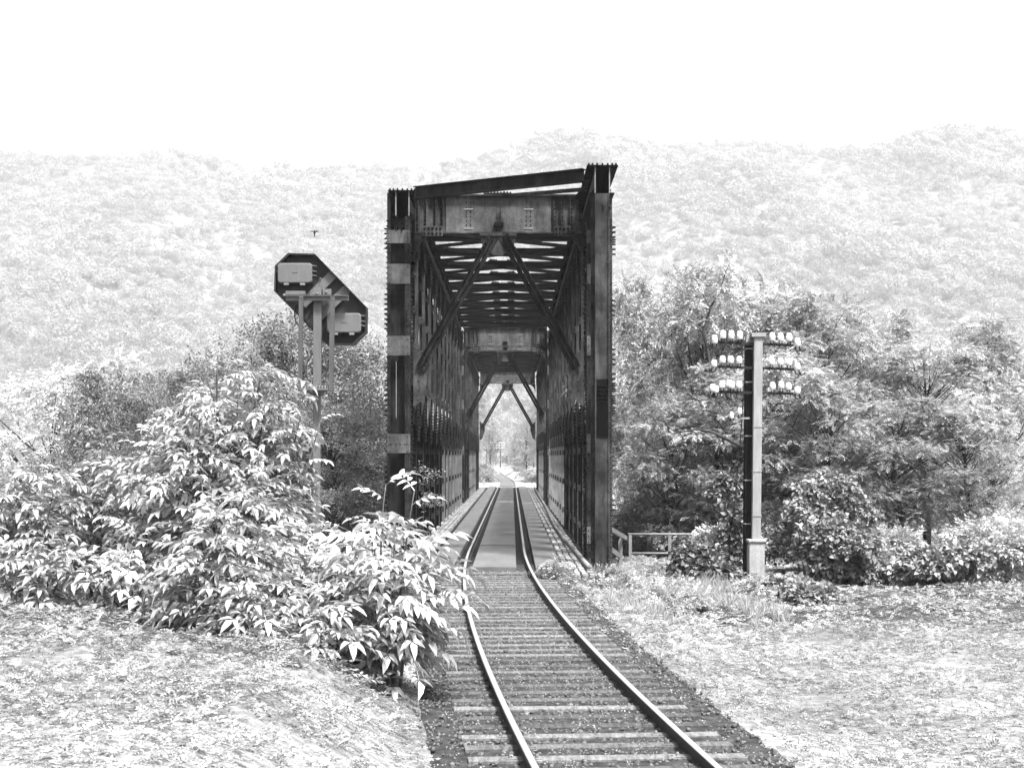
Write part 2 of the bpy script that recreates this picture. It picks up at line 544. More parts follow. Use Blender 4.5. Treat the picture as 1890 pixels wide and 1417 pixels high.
def portal(parent, y, vbrace=True, face=-1):
    """portal frame across the bridge at y: girder, pale bars for sky slots, knee brackets, brace"""
    g = MB(); d = MB()
    x0, x1 = LX + .33, RX - .33
    xa, xb = BX - 1.40, BX + 1.40
    g.box(x0, xa - .002, y + .035, y + .055, 8.55, 9.5)
    g.box(xb + .002, x1, y + .035, y + .055, 8.55, 9.5)
    g.box(x0, x1, y - .06, y + .14, 8.515, 8.548)
    g.box(x0, x1, y - .13, y + .17, 9.502, 9.54)
    for s_ in (-1, 1):
        e = xa if s_ < 0 else xb
        # riveted stiffener angles beside the smooth plate
        for dx in (.08, .27, .52, .74):
            xx = e + s_ * dx
            g.box(xx - .05, xx + .05, y + .012 - .02, y + .034, 8.55, 9.5)
            g.box(xx - .006, xx + .006, y - .09, y - .009, 8.56, 9.49)
            for kk in range(8):
                d.bolt((xx + s_ * .03, y - .009, 8.64 + kk * .108), (0, -1, 0), .028, .03)
    o = g.build('portal_girder', M['iron_plate'], parent)
    gw = MB(); gw.box(xa, xb, y, y + .02, 8.55, 9.5); gw.build('web_plate', M['girder_web'], o)
    for s_ in (-1, 1):
        xx = BX + s_ * .80
        for kk in range(5):
            for dx in (-.055, .055):
                d.bolt((xx + dx, y, 8.74 + kk * .115), (0, -1, 0), .018, .022)
        for dx in (-.05, .05):
            d.bolt((xx + dx, y, 9.34), (0, -1, 0), .018, .022)
    for dx in (-.06, .05):
        for kk in range(4):
            d.bolt((BX + dx, y, 8.95 + kk * .09), (0, -1, 0), .014, .02)
    d.box(BX - .12, BX + .12, y - .1, y - .001, 8.7, 8.8)
    d.poly([(BX - .1, y - .08, 8.7), (BX + .1, y - .08, 8.7), (BX + .03, y - .05, 8.6), (BX - .03, y - .05, 8.6)], (0, .05, 0))
    d.box(BX - .4, BX + .35, y - .14, y + .18, 9.541, 9.575)
    for kk in range(9):
        d.bolt((BX - .36 + kk * .085, y - .1 + .05 * (kk % 3), 9.575), (0, 0, 1), .03, .05)
    for s_ in (-1, 1):
        e = xa if s_ < 0 else xb
        a_, b_ = sorted((e + s_ * .08, e + s_ * .62))
        bp = MB(); bp.box(a_, b_, y - .13, y - .1, 8.43, 8.70); bp.build('splice_plate', M['iron_plate'], o)
        for kk in range(5):
            for zz in (8.5, 8.63):
                d.bolt((a_ + .06 + kk * .105, y - .13, zz), (0, -1, 0), .038, .035, 8)
    d.build('rivets', M['rivet'], o)
    sl_ = MB()  # pale bars added in place of open slots that show the sky
    for s_ in (-1, 1):
        xx = BX + s_ * .80
        for zz in (9.16, 8.645): sl_.box(xx - .125, xx + .125, y - .016, y - .001, zz - .016, zz + .016)
    sl_.build('sky_slot_bar', M['galv'], o)
    # curved knees at the inner corners
    for s_, xe in ((-1, LX + .31), (1, RX - .31)):
        k = MB()
        pts = []
        for q in range(9):
            a = q / 8 * math.pi / 2
            pts.append((xe - s_ * (.52 * (1 - math.cos(a))) * 1.0, y - .03, 7.75 + .7 * math.sin(a)))
        # outer corner first: plate between column, girder and the arc
        poly = [(xe, y - .03, 8.514)] + [(p[0], p[1], min(p[2], 8.514)) for p in reversed(pts)]
        k.poly(poly if s_ < 0 else list(reversed(poly)), (0, .02, 0))
        for q in range(8):
            k.bar(pts[q], pts[q + 1], .16, .02, (s_, 0, .4))
            k.bolt(Vector(pts[q]) + Vector((s_ * .05, -.0, 0.02)), (0, -1, 0), .024, .035)
        k.build('knee_bracket', M['iron'], parent)
    if not vbrace: return
    a = MB()
    a.poly([(BX - .47, y - .045, 8.512), (BX + .45, y - .045, 8.512), (BX + .45, y - .045, 8.3), (BX + .36, y - .045, 8.1), (BX + .12, y - .045, 7.93),
            (BX - .13, y - .045, 7.93), (BX - .38, y - .045, 8.1), (BX - .47, y - .045, 8.3)], (0, .02, 0))
    a.box(BX - .5, BX + .48, y - .1, y - .046, 8.44, 8.512)
    for s_ in (-1, 1):
        for kk in range(4):
            for q in (-.05, .06):
                dd = Vector((s_ * .5, 0, -.866)); nn = Vector((s_ * .866, 0, .5))
                a.bolt(Vector((BX + s_ * .2, y - .1, 8.36)) + dd * kk * .13 + nn * q, (0, -1, 0), .026, .035)
    a.build('apex_plate', M['iron_plate'], parent)
    for s_ in (-1, 1):
        sb = MB()
        p0 = Vector((BX + s_ * .13, y - .06, 8.43)); p1 = Vector((BX + s_ * 2.08, y - .06, 4.92))
        dd = (p1 - p0).normalized(); nn = Vector((-dd.z, 0, dd.x)) * s_
        nn = nn if nn.x * s_ > 0 else -nn
        sb.bar(p0 + nn * .065, p1 + nn * .065, .13, .018, (0, 1, 0))
        sb.bar(p0 - nn * .075, p1 - nn * .075, .12, .018, (0, 1, 0))
        sb.bar(p0 + Vector((0, -.055, 0)), p1 + Vector((0, -.055, 0)), .014, .1, (0, 1, 0))
        sb.bar(p0 + Vector((0, -.06, 0)) + nn * .125, p1 + Vector((0, -.06, 0)) + nn * .125, .012, .08, (0, 1, 0))
        L = (p1 - p0).length
        for fr in (.1, .35, .38, .62, .65, .9, .93, .96):
            for q in (.07, -.08):
                sb.bolt(p0 + dd * L * fr + nn * q + Vector((0, -.009, 0)), (0, -1, 0), .022, .03)
        sb.build('brace_strut', M['iron'], parent)
        gp = MB()
        xi = BX + s_ * 2.15
        gp.poly([(xi - s_ * .28, y + .0, 5.15), (xi + s_ * .12, y + .0, 5.45), (xi + s_ * .12, y + .0, 3.9), (xi - s_ * .1, y + .0, 4.05), (xi - s_ * .3, y + .0, 4.7)], (0, .02, 0))
        for kk in range(5): gp.bolt((xi - s_ * .02, y, 4.1 + kk * .24), (0, -1, 0), .024, .03)
        gp.build('foot_plate', M['iron_plate'], parent)

def wide_column(parent, x, y, side, y_back=.5):
    """battened box column carrying the portal; side -1 = left truss"""
    c = MB()
    xl, xr = x - .41, x + .21
    if side > 0: xl, xr = x - .21, x + .41
    if side < 0: outer, inner = xl, xr
    else: outer, inner = xr, xl
    def col(xa, xb, zt=8.98):
        c.box(min(xa, xb), max(xa, xb), y, y + .018, -1.0, zt)
    if side < 0: c.box(xl + .02, x - .19, y + .45, y + .47, 8.99, 9.6); col(outer, outer - side * .09, 9.6); c.box(outer, outer + .012, y + .02, y + .5, 8.99, 9.6)
    else: col(outer, outer - side * .13)
    col(inner, inner + side * .15)
    c.box(min(outer, outer - side * .016), max(outer, outer - side * .016), y + .018, y + y_back, -1, 8.98)
    c.box(min(inner, inner + side * .016), max(inner, inner + side * .016), y + .018, y + y_back, -1, 8.98)
    c.box(xl + .02, xr - .02, y + .3, y + .32, -1, 8.98)              # inner web seen in the recess
    z = -.8
    while z < 8.9:
        c.bolt((outer, y + .05, z), (side, 0, 0), .022, .035)
        c.bolt((outer - side * .06, y, z), (0, -1, 0), .018, .022)
        c.bolt((inner + side * .09, y, z), (0, -1, 0), .018, .022)
        c.bolt((inner, y + .05, z), (-side, 0, 0), .02, .05)
        z += .14
    for zc in (8.65, 6.9, 6.5, 4.6, 4.2, 2.3, 1.6, 0.4):
        for kk in range(5):
            c.bolt((outer, y + .1, zc - kk * .13), (side, 0, 0), .03, .09)
    o = c.build('portal_column', M['iron'], parent)
    for z0, z1 in ((8.25, 8.60), (7.17, 7.70), (5.26, 5.78), (2.66, 3.17), (.25, .7)):
        b = MB(); b.box(xl + .004, xr - .004, y - .02, y - .002, z0, z1)
        for xx in (xl + .06, xr - .07):
            for zz in (z0 + .07, z1 - .07, (z0 + z1) / 2):
                b.bolt((xx, y - .02, zz), (0, -1, 0), .02, .025)
        if z0 == 2.66:
            for kk in range(4): b.bolt((xl + .12 + kk * .12, y - .02, 2.92), (0, -1, 0), .022, .03)
        b.build('batten', M['girder_web'], o, bevel=.004)
    lz = MB()
    for xx in (xl + .24, xr - .14):
        for z0, z1 in ((3.6, 5.1),):
            lz.box(xx - .008, xx + .008, y + .03, y + .045, z0, z1)
    lz.build('lacing_bar', M['iron_pale'], o)
    # rivet line down the back edge of the column on the track side
    rv = MB()
    z = -.6
    while z < 8.2:
        rv.bolt((inner, y + y_back - .05, z), (-side, 0, 0), .028, .08)
        rv.bolt((inner, y + y_back - .18, z + .06), (-side, 0, 0), .028, .06)
        z += .13
    rv.build('rivet_row', M['rivet'], o)

def chord(parent, x, y0, y1, name='top_chord', za=CHB, zb=TOP, front=True):
    c = MB()
    for s_ in (-1, 1):
        c.box(x + s_ * .175 - .01, x + s_ * .175 + .01, y0, y1, za, zb)
        a_, b_ = sorted((x + s_ * .186, x + s_ * .30))
        c.box(a_, b_, y0, y1, za, za + .016)
        c.box(a_, b_, y0, y1, zb - .018, zb - .002)
    c.box(x - .38, x + .38, y0 - .12, y1 + .12, zb + .002, zb + .03)
    o = c.build(name, M['iron_dark'], parent)
    r = MB()
    y = y0 - .06
    k = 0
    while y < y1 and k < 90:
        for dx in ((-.33, -.24, -.13, 0, .13, .24, .33) if k < 2 or name != 'top_chord' else (-.33, .33)):
            r.bolt((x + dx, y, zb + .03), (0, 0, 1), .028, .06)
        y += .24; k += 1
    y = y0 + .05
    while y < min(y1, y0 + 16):
        for s_ in (-1, 1):
            r.bolt((x + s_ * .185, y, zb - .09), (s_, 0, 0), .022, .04)
            r.bolt((x + s_ * .185, y, za + .09), (s_, 0, 0), .022, .04)
        y += .16
    r.build('rivet_row', M['rivet'], o)
    if name == 'top_chord' and front:
        e = MB()
        for s_ in (-1, 1):
            xx = x + s_ * .175
            e.box(xx - .014, xx + .014, y0 - .05, y0 - .002, za, zb)       # bright sawn web ends
        e.build('web_end', M['iron_pale'], o)

def truss_span(name, label, yl0, nl, yr0, nr, pale, v_far):
    root = thing(name, label, 'railway bridge', (BX, yl0, 0), 'truss spans of the railway bridge')
    yl1, yr1 = yl0 + nl * PAN, yr0 + nr * PAN
    for x, a, b_ in ((LX, yl0, yl1), (RX, yr0, yr1)):
        chord(root, x, a, b_)
        chord(root, x, a, b_, 'bottom_chord', -1.15, -.55)
    # portal columns (left one starts its truss; the right truss runs one panel further towards the viewer)
    wide_column(root, LX, yl0, -1)
    wide_column(root, RX, yl0, 1)
    portal(root, yl0 + .0)
    portal(root, min(yl1, yr1) - .25, vbrace=v_far)
    lefts = [yl0 + PAN * k for k in range(1, nl + 1)]
    rights = [yr0 + PAN * k for k in range(1, nr + 1) if abs(yr0 + PAN * k - yl0) > .6]
    make_posts(root, ((-1, lefts), (1, rights)), pale)
    # crossing diagonals, two panels each
    def diag(xl, y, d, sd_):
        m_ = MB()
        za, zb = -.5, 8.7
        p0, p1 = (xl, y, za if d > 0 else zb), (xl, y + 2 * PAN, zb if d > 0 else za)
        for q in (.17, .02):
            off = Vector((q * sd_, 0, 0))
            m_.bar(Vector(p0) + off, Vector(p1) + off, .02, .2, (0, 0, 1))
            m_.bar(Vector(p0) + off - Vector((.03 * sd_, 0, 0)), Vector(p1) + off - Vector((.03 * sd_, 0, 0)), .06, .018, (0, 0, 1))
        return m_
    pr = {}
    for xl, y0_, n in ((LX, yl0, nl), (RX, yr0, nr)):
        for k in range(0, n - 1):
            for d in (1, -1):
                sd_ = -1 if xl == LX else 1
                if (d, sd_) not in pr:
                    pr[d, sd_] = diag(0, 0, d, sd_).build('diagonal', M['iron_dark'], None, world=False)
                    o = pr[d, sd_]; o.parent = root
                else:
                    o = pr[d, sd_].copy(); COL.objects.link(o); o.parent = root
                o.location = (xl - BX, y0_ + k * PAN - yl0, 0)
    # top lateral bracing: a cross in every panel
    def cross():
        m_ = MB()
        a = BH - .36
        for s_ in (-1, 1):
            m_.bar((-a * s_, 0.12, 0), (a * s_, PAN - .12, 0), .1, .015, (0, 0, 1))
            m_.bar((-a * s_, 0.12, .06 if s_ > 0 else .05), (a * s_, PAN - .12, .06 if s_ > 0 else .05), .016, .1, (0, 0, 1))
        m_.bar((-a - .1, PAN / 2, .0), (a + .1, PAN / 2, .0), .2, .016)
        m_.bar((-a - .1, PAN / 2, .24), (a + .1, PAN / 2, .24), .2, .016)
        m_.bar((-a - .1, PAN / 2, .12), (a + .1, PAN / 2, .12), .014, .22)
        m_.poly([(-.5, PAN / 2 - .25, .249), (.5, PAN / 2 - .25, .249), (.5, PAN / 2 + .25, .249), (-.5, PAN / 2 + .25, .249)], (0, 0, .016))
        for kk in range(5):
            for s_ in (-1, 1):
                m_.bolt((s_ * (.42 - kk * .055), PAN / 2 - .2 + kk * .04, .265), (0, 0, 1), .03, .07)
        for s_ in (-1, 1):
            m_.poly([(s_ * (BH - .38), -.28, -.03), (s_ * (BH - .38), PAN + .28, -.03), (s_ * (BH - .62), PAN + .1, -.03), (s_ * (BH - .8), PAN - .35, -.03), (s_ * (BH - .42), PAN - .7, -.03),
                     (s_ * (BH - .42), .7, -.03), (s_ * (BH - .8), .35, -.03), (s_ * (BH - .62), -.1, -.03)], (0, 0, .018))
        return m_
    c0 = None
    for k in range(nl - 1):
        if c0 is None:
            c0 = cross().build('lateral_cross', M['iron_dark'], None, world=False); o = c0; o.parent = root
        else:
            o = c0.copy(); COL.objects.link(o); o.parent = root
        o.location = (0, (k + .5) * PAN, 9.3)
    # floor beams and stringers under the deck
    f0 = None
    for k in range(nl + 1):
        if f0 is None:
            m_ = MB(); m_.box(-BH + .2, BH - .2, -.12, .12, -.62, -.6); m_.box(-BH + .2, BH - .2, -.01, .01, -1.1, -.62); m_.box(-BH + .2, BH - .2, -.12, .12, -1.12, -1.1)
            f0 = m_.build('floor_beam', M['iron'], None, world=False); o = f0; o.parent = root
        else:
            o = f0.copy(); COL.objects.link(o); o.parent = root
        o.location = (0, k * PAN, 0)
    for s_ in (-1, 1):
        m_ = MB(); m_.box(X0 + s_ * .75 - .12, X0 + s_ * .75 + .12, yl0 - .2, yl1, -.56, -.54); m_.box(X0 + s_ * .75 - .01, X0 + s_ * .75 + .01, yl0 - .2, yl1, -.54, -.32)
        m_.build('stringer', M['iron'], root)
    return root, yl1, yr1

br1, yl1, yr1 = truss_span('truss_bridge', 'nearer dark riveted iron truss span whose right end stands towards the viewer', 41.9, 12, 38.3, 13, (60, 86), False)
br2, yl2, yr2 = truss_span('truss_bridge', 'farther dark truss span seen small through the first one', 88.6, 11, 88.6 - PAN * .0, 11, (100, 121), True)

# the skewed right end of the near span: slim end post, skewed strut, end laterals
m_ = MB()
xa, xb = RX - .145, RX + .145
m_.box(xa, xb, 38.30, 38.32, -1.0, 8.98)
m_.box(xa - .03, xa - .002, 38.26, 38.6, -1.0, 8.98)
m_.box(xb + .002, xb + .03, 38.26, 38.6, -1.0, 8.98)
for s_, xx in ((-1, xa - .09), (1, xb + .06)):
    m_.box(xx - .03, xx + .06, 38.62, 38.64, -1, 8.98)
z = -.6
while z < 8.8:
    m_.bolt((xb + .03, 38.5, z), (1, 0, 0), .024, .045)
    m_.bolt((xa - .05, 38.62, z), (0, -1, 0), .02, .03)
    m_.bolt((xb + .09, 38.62, z + .05), (0, -1, 0), .02, .04)
    z += .13
for zc in (8.2, 7.9, 6.4, 5.2, 4.6, 4.3, 4.0, 3.7, 2.6, 1.5):
    for kk in range(4): m_.bolt((xb + .12, 38.63, zc - kk * .12), (1, 0, 0), .032, .09)
ep = m_.build('end_post', M['iron_plate'], br1)
g_ = MB()
g_.box(xa + .002, xb - .002, 38.276, 38.298, 3.05, 4.45)
for kk in range(5):
    for xx in (xa + .05, xa + .11, xb - .11, xb - .05): g_.bolt((xx, 38.276, 3.98 + kk * .1 - .1), (0, -1, 0), .022, .03)
g_.build('splice_plate', M['iron_dark'], ep)
m_ = MB()
pa, pb = Vector((LX + .38, 41.35, 9.5)), Vector((RX - .42, 38.75, 9.5))
m_.bar(pa + Vector((0, 0, .15)), pb + Vector((0, 0, .15)), .22, .02)
m_.bar(pa - Vector((0, 0, .15)), pb - Vector((0, 0, .15)), .22, .02)
m_.bar(pa, pb, .016, .28)
m_.build('skew_strut', M['iron'], br1)
m_ = MB()
pa, pb = Vector((BX + .1, 41.7, 9.44)), Vector((RX - .3, 39.6, 9.27))
m_.bar(pa, pb, .12, .02); m_.bar(pa + Vector((0, 0, .04)), pb + Vector((0, 0, .04)), .02, .09)
m_.poly([(RX - .3, 38.5, 9.34), (RX - .3, 41.6, 9.34), (RX - .6, 41.3, 9.34), (RX - .5, 40.4, 9.34), (RX - .38, 39.5, 9.34), (RX - .5, 38.8, 9.34)], (0, 0, .02))
m_.build('end_lateral', M['iron'], br1)

# deck sheets: two outer strips and the middle one, with a timber bed showing in the gaps beside the rails
def deck(parent, y0, y1, pan_len=3.1):
    tb = MB(); tb.box(X0 - 1.62, X0 + 1.62, y0, y1, -.30, -.17)
    tb.build('deck_timber', M['gap'], parent)
    for nm, a, b_ in (('deck_sheet', X0 - 1.6, X0 - .98), ('deck_sheet', X0 - .52, X0 + .52), ('deck_sheet', X0 + .98, X0 + 1.6)):
        d = MB()
        y = y0
        k = 0
        while y < y1 - .05:
            ye = min(y + pan_len, y1)
            dz = random.uniform(-.004, .004)
            n = 6
            base = len(d.v)
            for q in range(n + 1):
                xx = a + (b_ - a) * q / n
                ar = .018 * (1 - (2 * q / n - 1) ** 2) if (b_ - a) > .9 else 0
                bow = -.12 * (1 - (2 * q / n - 1) ** 2) if (k == 0 and y0 < 40 and (b_ - a) > .9) else 0
                d.v += [(xx, y + bow + .008, -.168), (xx, y + bow + .008, -.035 + ar + dz), (xx, ye - .008, -.035 + ar + dz), (xx, ye - .008, -.168)]
            for q in range(n):
                i0 = base + q * 4; i1 = i0 + 4
                d.f += [(i0, i0 + 1, i1 + 1, i1), (i0 + 1, i0 + 2, i1 + 2, i1 + 1), (i0 + 2, i0 + 3, i1 + 3, i1 + 2)]
            d.f += [(base, base + 3, base + 2, base + 1), (base + n * 4, base + n * 4 + 1, base + n * 4 + 2, base + n * 4 + 3)]
            y = ye; k += 1
        d.build(nm, M['deck'], parent)
def blocks(parent, xa, xb, y0, y1):
    d = MB()
    bx, by = .165, .30
    n = int((xb - xa) / bx)
    for c in range(n):
        y = y0 + (c % 2) * by / 2
        while y < y1:
            if random.random() > .015:
                z = -.06 + random.uniform(-.012, .012)
                x = xa + c * bx + random.uniform(-.006, .006)
                sh = random.uniform(.018, .045)
                base = len(d.v)
                X_0, X_1, Y_0, Y_1 = x + sh / 2, x + bx - sh / 2, y + sh / 2, y + by - sh / 2
                tz = random.uniform(-.006, .006)
                d.v += [(X_0, Y_0, -.165), (X_1, Y_0, -.165), (X_1, Y_1, -.165), (X_0, Y_1, -.165), (X_0 + .012, Y_0 + .012, z), (X_1 - .012, Y_0 + .012, z + tz), (X_1 - .012, Y_1 - .012, z + tz), (X_0 + .012, Y_1 - .012, z)]
                d.f += [tuple(base + q for q in f) for f in ((4, 5, 6, 7), (0, 1, 5, 4), (1, 2, 6, 5), (2, 3, 7, 6), (3, 0, 4, 7))]
            y += by
    d.build('block_paving', M['block'], parent)
    s_ = MB(); s_.box(xa - .02, xb + .02, y0, y1, -.25, -.166); s_.build('paving_bed', M['gap'], parent)
deck(br1, 36.9, 87.6); deck(br2, 87.6, 139)
blocks(br1, X0 + 1.64, X0 + 2.46, 34.6, 86.5); blocks(br2, X0 + 1.64, X0 + 2.46, 86.5, 133)
blocks(br1, X0 - 2.46, X0 - 1.64, 36.0, 86.5); blocks(br2, X0 - 2.46, X0 - 1.64, 86.5, 133)

# masonry pier and abutments
def pier(name, label, y, h, x0=-4.4, x1=3.9, z0=-10.5, z1=-1.18, group=None):
    r_ = thing(name, label, 'bridge pier' if 'pier' in name else 'abutment', (BX, y, z0), group)
    m_ = MB(); z = z0; k = 0
    while z < z1 - .35:
        e = .12 * (z1 - z) / 9
        m_.box(x0 - e, x1 + e, y - h - e, y + h + e, z, min(z + .44, z1 - .32)); z += .45; k += 1
    m_.build('shaft', M['masonry'], r_)
    c = MB(); c.box(x0 - .2, x1 + .2, y - h - .2, y + h + .2, z1 - .318, z1); c.build('capstone', M['masonry'], r_)
pier('masonry_pier', 'coursed stone pier under the joint between the two truss spans', 86.8, 1.6)
pier('bridge_abutment', 'stone abutment under the near end of the bridge', 40.2, 1.8, z1=-1.2, z0=-10.8)
pier('bridge_abutment', 'stone abutment under the far end of the bridge', 131.5, 4.0, z1=-1.2, z0=-10.8)

# ------------------------------------------------------------------ railway track
tr = thing('railway_track', 'single railway track with steel rails running onto and through the bridge', 'railway track', (0, 12, 0))
prof = [(-.035, 0), (.035, 0), (.035, -.035), (.01, -.05), (.01, -.13), (.065, -.15), (.065, -.16), (-.065, -.16), (-.065, -.15), (-.01, -.13), (-.01, -.05), (-.035, -.035)]
def sweep(ys, off, prof_, fx=xc, z=0.0):
    m_ = MB(); n = len(prof_)
    for i_, y in enumerate(ys):
        dx = (fx(y + .5) - fx(y - .5))
        d = Vector((dx, 1, 0)).normalized()
        nx, ny = d.y, -d.x
        for a, b_ in prof_:
            m_.v.append((fx(y) + (off + a) * nx, y + (off + a) * ny, z + b_))
    for i_ in range(len(ys) - 1):
        for k in range(n):
            k2 = (k + 1) % n
            m_.f.append((i_ * n + k, i_ * n + k2, (i_ + 1) * n + k2, (i_ + 1) * n + k))
    m_.f.append(tuple(range(n))); m_.f.append(tuple(reversed(range((len(ys) - 1) * n, len(ys) * n))))
    return m_
TY = list(np.arange(6, 44, .8)) + list(np.arange(44, 139, 5)) + list(np.arange(139, 622, 6))
for s_ in (-1, 1):
    o = sweep(TY, s_ * .7525, prof).build('rail', M['rail_side'], tr)
    sweep(TY, s_ * .7525, [(-.031, .0015), (.031, .0015), (.027, .006), (-.027, .006)]).build('rail_head', M['rail_top'], o)
def fx2(y):      # the siding that leaves to the right beyond the bridge
    return xc(y) + float(np.interp(y, [170, 200, 250, 300, 380, 470, 520], [0.1, .9, 2.9, 4.3, 4.6, 4.6, 4.6]))
st = thing('railway_siding', 'second track curving beside the main one beyond the far end of the bridge', 'railway track', (2, 180, 0))
TY2 = list(np.arange(186, 580, 6))
for s_ in (-1, 1):
    o = sweep(TY2, s_ * .7525, prof, fx2).build('rail', M['rail_side'], st)
    sweep(TY2, s_ * .7525, [(-.031, .0015), (.031, .0015), (.027, .006), (-.027, .006)], fx2).build('rail_head', M['rail_top'], o)
m_ = MB(); ys_ = list(np.arange(141, 242, 4))
for q, yq in enumerate(ys_):
    for dx, zz in ((-.66, -.11), (-.66, -.03), (.66, -.03), (.66, -.11)): m_.v.append((xc(yq) + dx, yq, zz))
for q in range(len(ys_) - 1):
    for a in range(3): m_.f.append((q * 4 + a, q * 4 + a + 1, q * 4 + a + 5, q * 4 + a + 4))
m_.f.append((0, 1, 2, 3))
m_.build('centre_board', M['deck'], tr)
# sleepers
m_ = MB()
m_.box(-1.25, 1.25, -.11, .11, -.26, -.155)
for s_ in (-1, 1):
    m_.box(s_ * .7525 - .16, s_ * .7525 + .16, -.07, .07, -.154, -.149)
    for q in (-.12, .12): m_.bolt((s_ * .7525 + q, 0, -.149), (0, 0, 1), .02, .035)
sp = None
y = 9.0
while y < 37.2:
    if sp is None:
        sp = m_.build('sleeper', M['sleeper'], None, world=False, bevel=.012); o = sp; o.parent = tr
    else:
        o = sp.copy(); COL.objects.link(o); o.parent = tr
    o.location = (xc(y), y - 12, .035 + random.uniform(-.006, .004))
    o.rotation_euler = (0, random.uniform(-.004, .004), -.00284 * (44 - y) * -1 + random.uniform(-.01, .01))
    y += .56
jt = MB()
for zz in (-.12,):
    c_ = Vector((xc(35.2) + .7525, 35.2, 0))
    jt.box(c_.x + .036, c_.x + .075, 34.7, 35.7, -.12, -.03); jt.box(c_.x - .075, c_.x - .036, 34.7, 35.7, -.12, -.03)
    for q in range(4):
        jt.bolt((c_.x + .075, 34.82 + q * .25, -.075), (1, 0, 0), .03, .05)
jt.build('rail_joint', M['rail_side'], tr)

# hose on the right paving
hp = [(986, 899.5), (997, 918), (1007, 934.6), (1013, 948), (1019, 961), (1026, 974), (1034, 984), (1041, 995), (1050, 1002.7), (1059, 1014), (1069, 1025), (1078, 1037), (1088, 1047)]
pts = []
for px, py in hp:
    Yd = F * (CAMZ - .0) / (py - CY)
    pts.append(P(px, py, Yd) + Vector((0, 0, .02)))
m_ = MB(); m_.tube(pts, .055, 10)
tag(m_.build('hose', M['hose'], None, smooth=True), 'thick grey hose winding along the right-hand block paving of the bridge', 'hose')

# ------------------------------------------------------------------ signal on the left (seen from behind)
SY = 30.0
def S(px, py, dy=0.0): return P(px, py, SY) + Vector((0, dy, 0))
k_ = SY / F
sg = thing('railway_signal', 'grey railway distant signal seen from behind, eight-sided head on a square post', 'railway signal', tuple(P(584, 1160, SY)))
head = [(530, 465.2), (579.5, 466.7), (676.7, 566.6), (675.9, 612.6), (650.7, 636.2), (601.6, 635.1), (503.9, 536), (505.4, 488.8)]
m_ = MB(); m_.poly([S(x, y, .30) for x, y in head], (0, .02, 0))
hd = m_.build('head_plate', M['signal_plate'], sg)
m_ = MB()
n = len(head)
cx_ = sum(p[0] for p in head) / n; cy_ = sum(p[1] for p in head) / n
for i_ in range(n):
    a, b_ = head[i_], head[(i_ + 1) % n]
    def inn(p): return (p[0] + (cx_ - p[0]) * .035, p[1] + (cy_ - p[1]) * .035)
    m_.poly([S(*a, .12), S(*b_, .12), S(*inn(b_), .12), S(*inn(a), .12)], (0, .178, 0))
m_.build('head_rim', M['signal_dark'], hd)
# two inclined mounting straps
for q in ([(607.5, 497), (619.8, 509), (561, 566), (549, 554)], [(633.4, 523.8), (645.6, 536.9), (575, 605), (562.5, 592)]):
    m_ = MB(); m_.poly([S(x, y, .22) for x, y in q], (0, .078, 0))
    for (u, v) in ((q[0][0], q[0][1] + 5), (q[1][0] - 4, q[1][1])):
        m_.bolt(S(u, v, .22), (0, -1, 0), .018, .02)
    m_.build('mounting_strap', M['signal'], hd, bevel=.004)
def rbox(x0, x1, y0, y1, r, n_=5):
    pts = []
    for cx1, cy1, a0 in ((x1 - r, y0 + r, -90), (x1 - r, y1 - r, 0), (x0 + r, y1 - r, 90), (x0 + r, y0 + r, 180)):
        for q in range(n_ + 1):
            a = R(a0 + 90 * q / n_)
            pts.append((cx1 + r * math.cos(a), cy1 + r * math.sin(a)))
    return pts
for x0, x1, y0, y1 in ((511, 575, 484.5, 521.5), (602, 665.5, 577, 613.5)):
    m_ = MB(); m_.poly([S(x, y, .08) for x, y in rbox(x0, x1, y0, y1, 6)], (0, .20, 0))
    lb = m_.build('lamp_box', M['signal'], hd, bevel=.012)
    m_ = MB()
    m_.poly([S(x, y, .065) for x, y in rbox(x0 + 1.5, x1 - 1.5, y0 + 1.5, y1 - 1.5, 5)], (0, .014, 0))
    m_.poly([S(x, y, .058) for x, y in ((x0 + 27, y0 + 15), (x0 + 37, y0 + 15), (x0 + 37, y0 + 18), (x0 + 27, y0 + 18))], (0, .006, 0))
    m_.build('lid', M['signal'], lb, bevel=.004)
    for hx_ in (x0 + 12, x0 + 42):
        m_ = MB(); m_.poly([S(x, y, .05) for x, y in ((hx_, y1), (hx_ + 9, y1), (hx_ + 9, y1 + 4), (hx_, y1 + 4))], (0, .06, 0)); m_.build('hinge', M['galv'], lb)
    m_ = MB()
    for yy in (y0 + 5, y0 + 15, y0 + 23):
        m_.tube([S(x1 - 1, yy, .14), S(x1 + 7, yy + 1, .14)], [.035, .02], 8)
        m_.tube([S(x1 + 6, yy + 1, .14), S(x1 + 8, yy + 1, .14)], [.03, .03], 8)
    m_.tube([S(x0 - 4, y0 + 16, .1), S(x0 + 1, y0 + 15, .1)], .012, 6)
    m_.build('latch', M['signal_dark'], lb)
def pbox(m_, x0, x1, y0, y1, ya, yb, sl=0.0):
    """box given by the pixels it covers at distance SY; sl shifts its lower end sideways"""
    m_.poly([S(x0, y0, ya), S(x1, y0, ya), S(x1 + sl, y1, ya), S(x0 + sl, y1, ya)], (0, yb - ya, 0))
m_ = MB(); pbox(m_, 578.6, 593.4, 532.8, 716, 0, .15, -1.0)
for yy, xx in ((573, 585.5), (580, 585.5), (700, 582)): m_.bolt(S(xx, yy, 0), (0, -1, 0), .012, .012)
m_.build('post', M['signal'], sg, bevel=.006)
m_ = MB(); pbox(m_, 577.4, 590.8, 722, 1165, 0.01, .14, -1)
for yy in (815, 968, 972): m_.bolt(S(585, yy, 0.01), (0, -1, 0), .012, .012)
m_.build('post', M['signal'], sg, bevel=.006)
